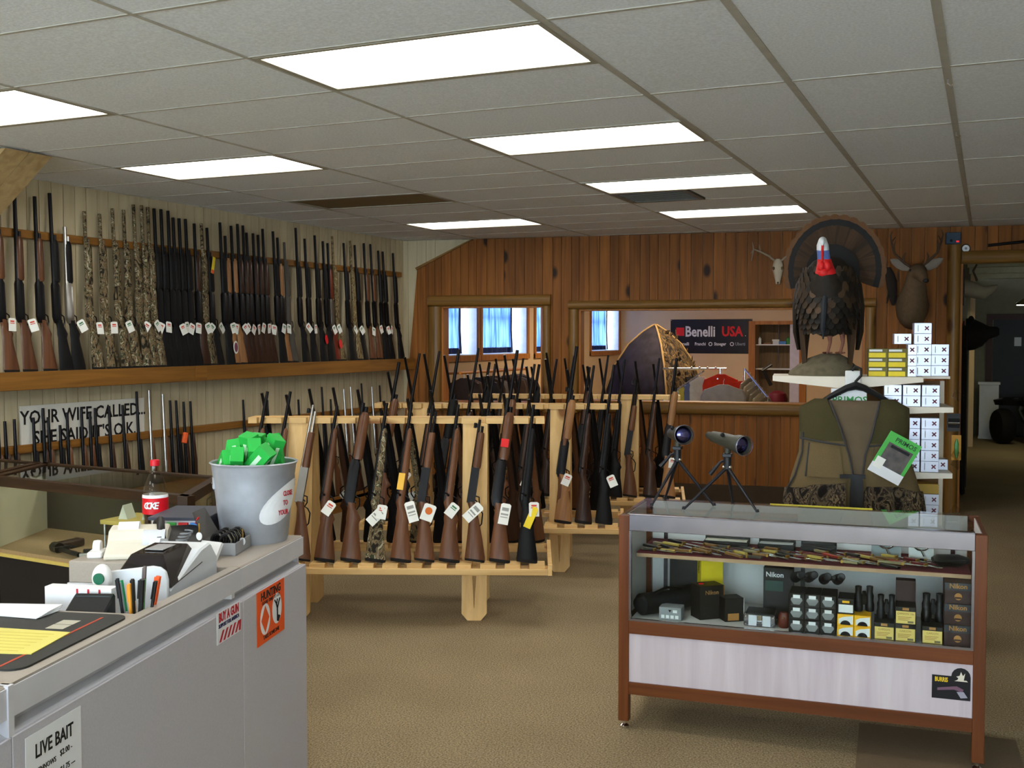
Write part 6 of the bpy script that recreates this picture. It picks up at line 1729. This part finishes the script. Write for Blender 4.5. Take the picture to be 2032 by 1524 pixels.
for i, (x, w, h, c, nm) in enumerate([(-.33, .05, .12, (222, 222, 226), 'white bottle on the closet shelf'), (-.06, .10, .05, (206, 210, 214), 'small white carton on the closet shelf'), (-.06, .12, .03, (216, 216, 210), 'flat white box on top of the small carton'), (.05, .12, .05, (80, 130, 190), 'blue packet on the closet shelf'), (.14, .07, .12, (60, 130, 60), 'green can on the closet shelf'), (-.2, .12, .025, (150, 110, 80), 'brown flat packet on the closet shelf')]):
    t = thing('shelf_item', nm, 'supplies', (-3.2 + x, YF + .22, 1.583 + (.0505 if i == 2 else 0)))
    if i in (0, 4): MB().lathe([(w / 2, 0), (w / 2, h * .8), (w / 4, h * .88), (w / 4, h)], 14).build('body', mat('item %d' % i, c, .5), t, True)
    else: MB().box(-w / 2, w / 2, -.04, .04, 0, h).build('body', mat('item %d' % i, c, .6), t, bevel=.004)
# camouflage pop-up blind
bl = thing('camouflage_blind', 'dark camouflage pop up hunting blind with pointed top', 'hunting blind', (-4.42, 15.2, 0), .5)
M_BLIND = camo('leafy blind cloth', [(26, 22, 20), (52, 42, 30), (82, 64, 40), (38, 34, 28), (104, 84, 54)], 7, .95)
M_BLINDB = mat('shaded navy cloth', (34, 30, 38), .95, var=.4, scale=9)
q = .62
for i in range(4):
    a0, a1 = math.pi / 2 * i, math.pi / 2 * (i + 1)
    rows = []
    for z, s_ in ((0, .98), (.5, 1.04), (.95, 1.0), (1.3, .82), (1.6, .54), (1.78, .25), (1.87, .04)):
        A = Vector((math.cos(a0), math.sin(a0), 0)) * q * s_ * 1.15; B = Vector((math.cos(a1), math.sin(a1), 0)) * q * s_ * 1.15
        row = []
        for k in range(9):
            t_ = k / 8; p = A.lerp(B, t_); n_ = (A + B).normalized()
            p = p + n_ * (.10 * math.sin(math.pi * t_) * math.sin(math.pi * min(z / 1.87, 1)))
            row.append((p.x, p.y, z))
        rows.append(row)
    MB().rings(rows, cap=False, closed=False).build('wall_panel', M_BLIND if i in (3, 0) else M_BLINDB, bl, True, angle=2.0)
for i in range(4):
    a = math.pi / 2 * i
    MB().tube([(math.cos(a) * q * s_ * 1.16, math.sin(a) * q * s_ * 1.16, z) for z, s_ in ((0, .98), (.5, 1.04), (.95, 1.0), (1.3, .82), (1.6, .54), (1.78, .25), (1.88, .03))], .014, 6).build('pole', mat('tan binding', (132, 106, 66), .8), bl, True)
a = -math.pi / 4
MB().cbox((math.cos(a) * .585, math.sin(a) * .585, 1.06), (.02, .16, .16), (0, -.3, a)).build('window_slot', M_BLACK, bl)
for k in range(60):
    rr = random.Random(k + 900); zi = rr.uniform(.5, 1.75); ai = rr.uniform(-math.pi / 2, math.pi / 2) ; rd = interp([(0, .6), (.95, .62), (1.3, .52), (1.6, .36), (1.8, .2)], zi)
    if k == 0: lf = MB().prism([(0, 0), (.035, .03), (.0, .09), (-.035, .03)], -.002, .002, 'y').build('leaf_strip', M_BLIND, bl); o = lf
    else: o = part('leaf_strip', lf, bl)
    o.location = (math.cos(ai) * (rd + .05), math.sin(ai) * (rd + .05), zi); o.rotation_euler = (rr.uniform(-.6, .6), rr.uniform(-2, 2), ai + math.pi / 2)
# hanging garments
def garment(label, x, y, z, rz, c, w=.42, L=.75, group=None, fold=.03, mt=None):
    t = thing('hanging_garment', label, 'clothing', (x, y, z), rz, group)
    m = mt or mat('cloth %d %d %d' % c, c, .9, var=.1)
    MB().loft([(-L, 0, 0, w * .50, fold * 1.2), (-L * .6, 0, 0, w * .46, fold * 1.3), (-.20, 0, 0, w * .46, fold * 1.2), (-.12, 0, 0, w * .40, fold), (-.07, 0, 0, w * .16, fold * .8), (-.055, 0, 0, w * .10, fold * .6)], 14, .7).build('garment', m, t, True)
    MB().tube([(-w * .38, 0, -.12), (0, 0, -.055), (w * .38, 0, -.12)], .006, 6).tube([(0, 0, -.055), (0, 0, -.012), (.012, 0, .008), (0, 0, .02), (-.012, 0, .008)], .003, 6).build('hanger', M_WHITE, t, True)
    return t
# wall rod of dark coats seen through the small hatch
rd = thing('clothes_rod', 'orange wooden clothes rod along the back room window wall', 'clothes rail', (-5.45, 0, 1.29))
MB().tube([(0, 10.95, 0), (0, 12.85, .0)], .018, 10).build('rod', mat('honey rod', (206, 130, 54), .4), rd, True)
for y in (11.0, 12.8): MB().tube([(0, y, 0), (-.43, y, -.02)], .014, 8).build('bracket', M_JAMB, rd, True)
cc = [(46, 34, 30), (96, 70, 54), (36, 32, 34), (120, 104, 88), (62, 46, 36), (142, 126, 110), (80, 50, 40)]
for i in range(13):
    y = 11.05 + i * .135
    garment('brown coat in the close row on the orange rod', -5.45 + .03 * (i % 3), y, 1.285 - .02 * (i % 2), .25, cc[i % 7], .44 + .05 * (i % 3), .85, 'coats on the orange rod', .04)
# four-way chrome rack with sloped arms
fr_ = thing('clothes_rack', 'chrome clothing rack with sloping arms seen through the wide hatch', 'clothes rack', (-3.0, 12.8, 0))
MB().tube([(0, .35, .0), (0, .35, 1.32)], .016, 10).tube([(-.72, .35, 1.30), (.08, .35, 1.31)], .014, 10).tube([(-.2, .35, 1.28), (-.55, .0, .98)], .011, 8).tube([(-.45, .02, .02), (.45, .68, .02)], .016, 8).tube([(.45, .02, .02), (-.45, .68, .02)], .016, 8).tube([(0, .35, 1.2), (.05, .0, 1.2)], .010, 8).build('frame', M_CHROME, fr_, True)
MB().tube([(.3, .35, 0), (.3, .35, 1.32)], .016, 10).tube([(.3, .35, 1.31), (.66, -.05, .99)], .014, 10).build('side_arm', M_CHROME, fr_, True)
for k in range(4): MB().ball((-.35 + k * .1, .335, 1.32), .016, 8, 6).build('hook_ball', M_CHROME, fr_, True)
for i, c in enumerate([(214, 206, 190), (220, 212, 198), (206, 198, 182), (216, 200, 90), (110, 124, 166), (226, 220, 206)]):
    garment(['cream shirt', 'cream shirt', 'cream shirt', 'yellow shirt', 'slate blue shirt', 'cream shirt'][i] + ' on the sloping arm of the chrome rack', -3.50 + i * .055, 12.86 + i * .05, 1.04 + i * .045, .9, c, .44, .7, 'shirts on the sloping arm')
garment('bright red orange vest hanging in the middle of the chrome rack', -2.98, 13.12, 1.30, .1, (216, 54, 30), .50, .62)
garment('second bright red vest peeking out behind the grey sweatshirt', -2.72, 13.10, 1.22, .1, (210, 50, 30), .40, .55)
garment('pale grey sweatshirt facing the hatch on the chrome rack', -2.86, 12.72, 1.19, .12, (168, 158, 148), .58, .65, None, .06)
for i in range(7):
    garment('tan trousers hanging on the right sloping arm' if False else 'tan garment on the steep sloping arm of the chrome rack', -2.62 + i * .045, 13.05 - i * .045, 1.26 - i * .043, 1.0, [(150, 132, 104), (176, 156, 122), (140, 122, 96)][i % 3], .36, .7, 'tan garments on the steep arm')
hb = thing('dark_machine', 'dark red and black machine standing beyond the clothes rack', 'machine', (-2.80, 16.0, -.0), .3)
MB().box(-.2, .2, -.2, .2, 0, .72).build('cabinet', M_BLACK, hb, bevel=.02)
MB().loft([(.72, 0, 0, .14, .14), (.80, 0, 0, .15, .14), (.88, 0, 0, .12, .12), (.92, 0, 0, .05, .05)], 16).build('red_cover', mat('dark red shell', (70, 10, 22), .4), hb, True)
MB().tube([(-.1, 0, 1.0), (-.22, -.05, 1.22), (-.1, -.05, 1.3)], .03, 8).build('arm', M_BLACK, hb, True)

# =================================================================== DIM ROOM THROUGH THE DOORWAY
M_DIM = mat('dim greyish wall', (134, 128, 108), .8)
wd = struct_root('wall_side_room', (0, 20.4, 0))
MB().box(-.34, 4.4, 0, .2, 0, CEIL).build('wall_core', M_DIM, wd)
structure(MB().box(4.2, 4.4, 11.9, 20.6, 0, CEIL).build('wall_side_room_right', M_DIM))
cs = struct_root('ceiling_side_room', (0, 0, CEIL - .02))
MB().box(-.34, 4.4, 11.3, 20.6, 0.06, .1).build('ceiling_slab', mat('yellowed ceiling', (196, 190, 160), .8), cs)
for y in (12.4, 13.9, 15.4, 16.9, 18.4): MB().box(-.34, 4.2, y, y + .16, -.12, .06).build('ceiling_beam', mat('yellowed ceiling', (196, 190, 160), .8), cs)
d1 = struct_root('door_1', (.42, 20.37, 0))
MB().box(-.35, .75, 0, .03, 0, 2.0).build('door_leaf', mat('near black door', (34, 34, 40), .5), d1)
MB().box(-.46, -.36, -.03, .03, 0, 2.10).box(-.36, .86, -.03, .03, 2.0, 2.10).box(.76, .86, -.03, .03, 0, 2.0).build('door_casing', mat('dark red casing', (64, 36, 28), .5), d1)
MB().box(-.02, .09, -.012, -.002, 1.55, 1.70).build('notice', M_PAPER, d1)
pdl = thing('white_pedestal', 'white painted pedestal cabinet in the dim room', 'pedestal', (.02, 19.9, 0))
MB().box(-.15, .15, -.15, .15, .02, .91).build('column', M_WHITE, pdl, bevel=.004)
MB().box(-.17, .17, -.17, .17, .91, .95).build('cap', M_WHITE, pdl); MB().box(-.16, .16, -.16, .16, 0, .04).build('plinth', M_WHITE, pdl)
hl = thing('hanging_lamp', 'lit hanging shop lamp in the dim room', 'lamp', (.50, 17.2, 2.16))
MB().lathe([(.16, 0), (.15, .03), (.06, .09), (.03, .10)], 20).build('shade', M_STEEL, hl, True)
MB().lathe([(.14, -.004), (.14, .002)], 20).build('lens', emit('lamp lens', (255, 248, 200), 40.0), hl)
MB().tube([(0, 0, .1), (0, 0, .56)], .008, 6).build('rod', M_BLACK, hl)
qd = thing('atv', 'black quad bike parked in the dim room', 'vehicle', (.85, 18.6, 0), .4)
for x, y in ((-.42, -.6), (.42, -.6), (-.42, .6), (.42, .6)):
    MB().lathe([(.10, -.11), (.25, -.11), (.28, -.06), (.28, .06), (.25, .11), (.10, .11)], 18, Matrix.Translation((x, y, .28)) @ Matrix.Rotation(math.pi / 2, 4, 'Y')).build('wheel', M_PAD, qd, True)
MB().loft([(.35, 0, 0, .22, .75), (.55, 0, 0, .30, .80), (.72, 0, -.02, .26, .70), (.82, 0, .1, .16, .45), (.88, 0, .15, .10, .3)], 16).build('body', mat('black gloss body', (18, 18, 22), .2), qd, True)
for y in (-.55, .6): MB().loft([(.62, 0, y, .55, .25), (.70, 0, y, .58, .28), (.74, 0, y, .4, .2)], 12).build('fender', mat('black gloss body', (18, 18, 22), .2), qd, True)
MB().tube([(-.36, -.3, 1.08), (-.2, -.38, 1.04), (0, -.4, .98), (.2, -.38, 1.04), (.36, -.3, 1.08)], .014, 8).tube([(0, -.4, .98), (0, -.48, .8)], .025, 8).build('handlebar', M_CHROME, qd, True)
MB().ball((-.18, -.72, .74), (.09, .06, .07), 12, 8).ball((.18, -.72, .74), (.09, .06, .07), 12, 8).build('headlight', M_CHROME, qd, True)
br = thing('bear_rug', 'black bear rug with red felt border hung on the doorway side wall', 'bear rug', (-.27, 12.4, 0))
prof = [(-.55, .15), (-.25, .05), (-.1, .25), (.1, .25), (.25, .05), (.55, .15), (.42, .55), (.38, 1.0), (.48, 1.35), (.75, 1.6), (.68, 1.82), (.35, 1.68), (.18, 1.78), (-.18, 1.78), (-.35, 1.68), (-.68, 1.82), (-.75, 1.6), (-.48, 1.35), (-.38, 1.0), (-.42, .55)]
MB().prism([(x * 1.08, .9 + (z - .9) * 1.06) for x, z in prof], .004, .02, 'x').build('felt_border', mat('red felt', (126, 16, 20), .95), br)
M_FUR = mat('black fur', (20, 16, 14), .95, bump=.8, scale=60, var=.3)
MB().prism(prof, .02, .07, 'x').build('pelt', M_FUR, br, bevel=.02)
MB().loft([(0, 0, 0, .17, .15), (.08, 0, 0, .16, .15), (.16, 0, 0, .12, .12), (.22, -.02, 0, .065, .06), (.30, -.03, 0, .05, .05), (.32, -.03, 0, .03, .03)], 14, M=Matrix.Translation((.05, -.1, 1.72)) @ Matrix.Rotation(math.pi / 2, 4, 'Y')).build('head', M_FUR, br, True)
MB().ball((.30, -.1, 1.75), (.06, .05, .05), 10, 8).build('muzzle', mat('brown muzzle', (104, 70, 40), .8), br, True)
for k in (-1, 1): MB().ball((.1, -.1 + k * .12, 1.87), (.03, .04, .045), 10, 8).build('ear', M_FUR, br, True)
sh2 = thing('small_head_mount', 'pale animal head mount above the bear rug', 'mount', (-.27, 13.0, 2.24))
MB().box(.0, .02, -.14, .14, -.2, .2).build('plaque', M_BROWN, sh2)
MB().loft([(0, 0, 0, .10, .10), (.1, .03, 0, .09, .08), (.2, .06, 0, .07, .06), (.28, .02, 0, .045, .04), (.33, -.01, 0, .02, .02)], 12, M=Matrix.Translation((.02, 0, 0)) @ Matrix.Rotation(math.pi / 2, 4, 'Y')).build('head', mat('grey buff fur', (150, 136, 112), .9), sh2, True)
for k in (-1, 1): MB().tube([(.14, k * .03, .08), (.10, k * .10, .18), (.14, k * .12, .26)], [.014, .01, .004], 6).build('horn', M_ANT, sh2, True)
# thin dark brown patch on the floor under the end of the optics case
tag(MB().box(0, .62, 0, .95, 0, .008).build('floor_patch', mat('dark brown patch', (112, 94, 72), .95, bump=.5, scale=120)), 'dark brown patch on the floor under the end of the optics case', 'mat').matrix_world = KM @ Matrix.Translation((.98, -.55, 0))
import numpy as np
F=2151.;YAW=.414;PIT=.042;H=1.68
cy,sy=np.cos(YAW),np.sin(YAW)
fw=np.array([-sy,cy,0]);R=np.array([cy,sy,0]);U=np.array([0,0,1.])
f2=fw*np.cos(PIT)-U*np.sin(PIT);u2=U*np.cos(PIT)+fw*np.sin(PIT)
C=np.array([0,0,H])
def ray(px,py): return f2+R*(px-1016)/F+u2*(762-py)/F
def at(px,py,X=None,Y=None,Z=None,D=None):
    r=ray(px,py)
    if X is not None:t=X/r[0]
    elif Y is not None:t=Y/r[1]
    elif Z is not None:t=(Z-H)/r[2]
    else:t=D
    return (C+r*t).round(3)
def pr(P):
    d=np.array(P)-C
    z=d@f2
    return (1016+F*(d@R)/z).round(1),(762-F*(d@u2)/z).round(1),z.round(2)
import math
def plane(px,py,P0,th):
    n=np.array([-math.sin(th),math.cos(th),0]);r=ray(px,py)
    t=((np.array(P0)-C)@n)/(r@n);Q=C+r*t
    d=Q-np.array(P0)
    return round(float(d[0]*math.cos(th)+d[1]*math.sin(th)),3),round(float(Q[2]),3)
BW=((-5.9,10.47,0),.1446)
def bw(px,py):return plane(px,py,*BW)
CA=np.array([-2.417,3.485]);UD=np.array([.2495,-.968]);ND=np.array([.968,.2495])
def cl(px,py,Z=.92):
    p=at(px,py,Z=Z)[:2]-CA
    return round(float(p@UD),3),round(float(p@ND),3)
KA=np.array([-1.435,4.402]);kt=.075;KX=np.array([math.cos(kt),math.sin(kt)]);KY=np.array([-math.sin(kt),math.cos(kt)])
def kl(px,py,Z):
    p=at(px,py,Z=Z)[:2]-KA
    return round(float(p@KX),3),round(float(p@KY),3)
def kf(px,py,y=0.0): # on plane y
    P0=np.array([*(KA+KY*y),0]);return plane(px,py,P0,kt)
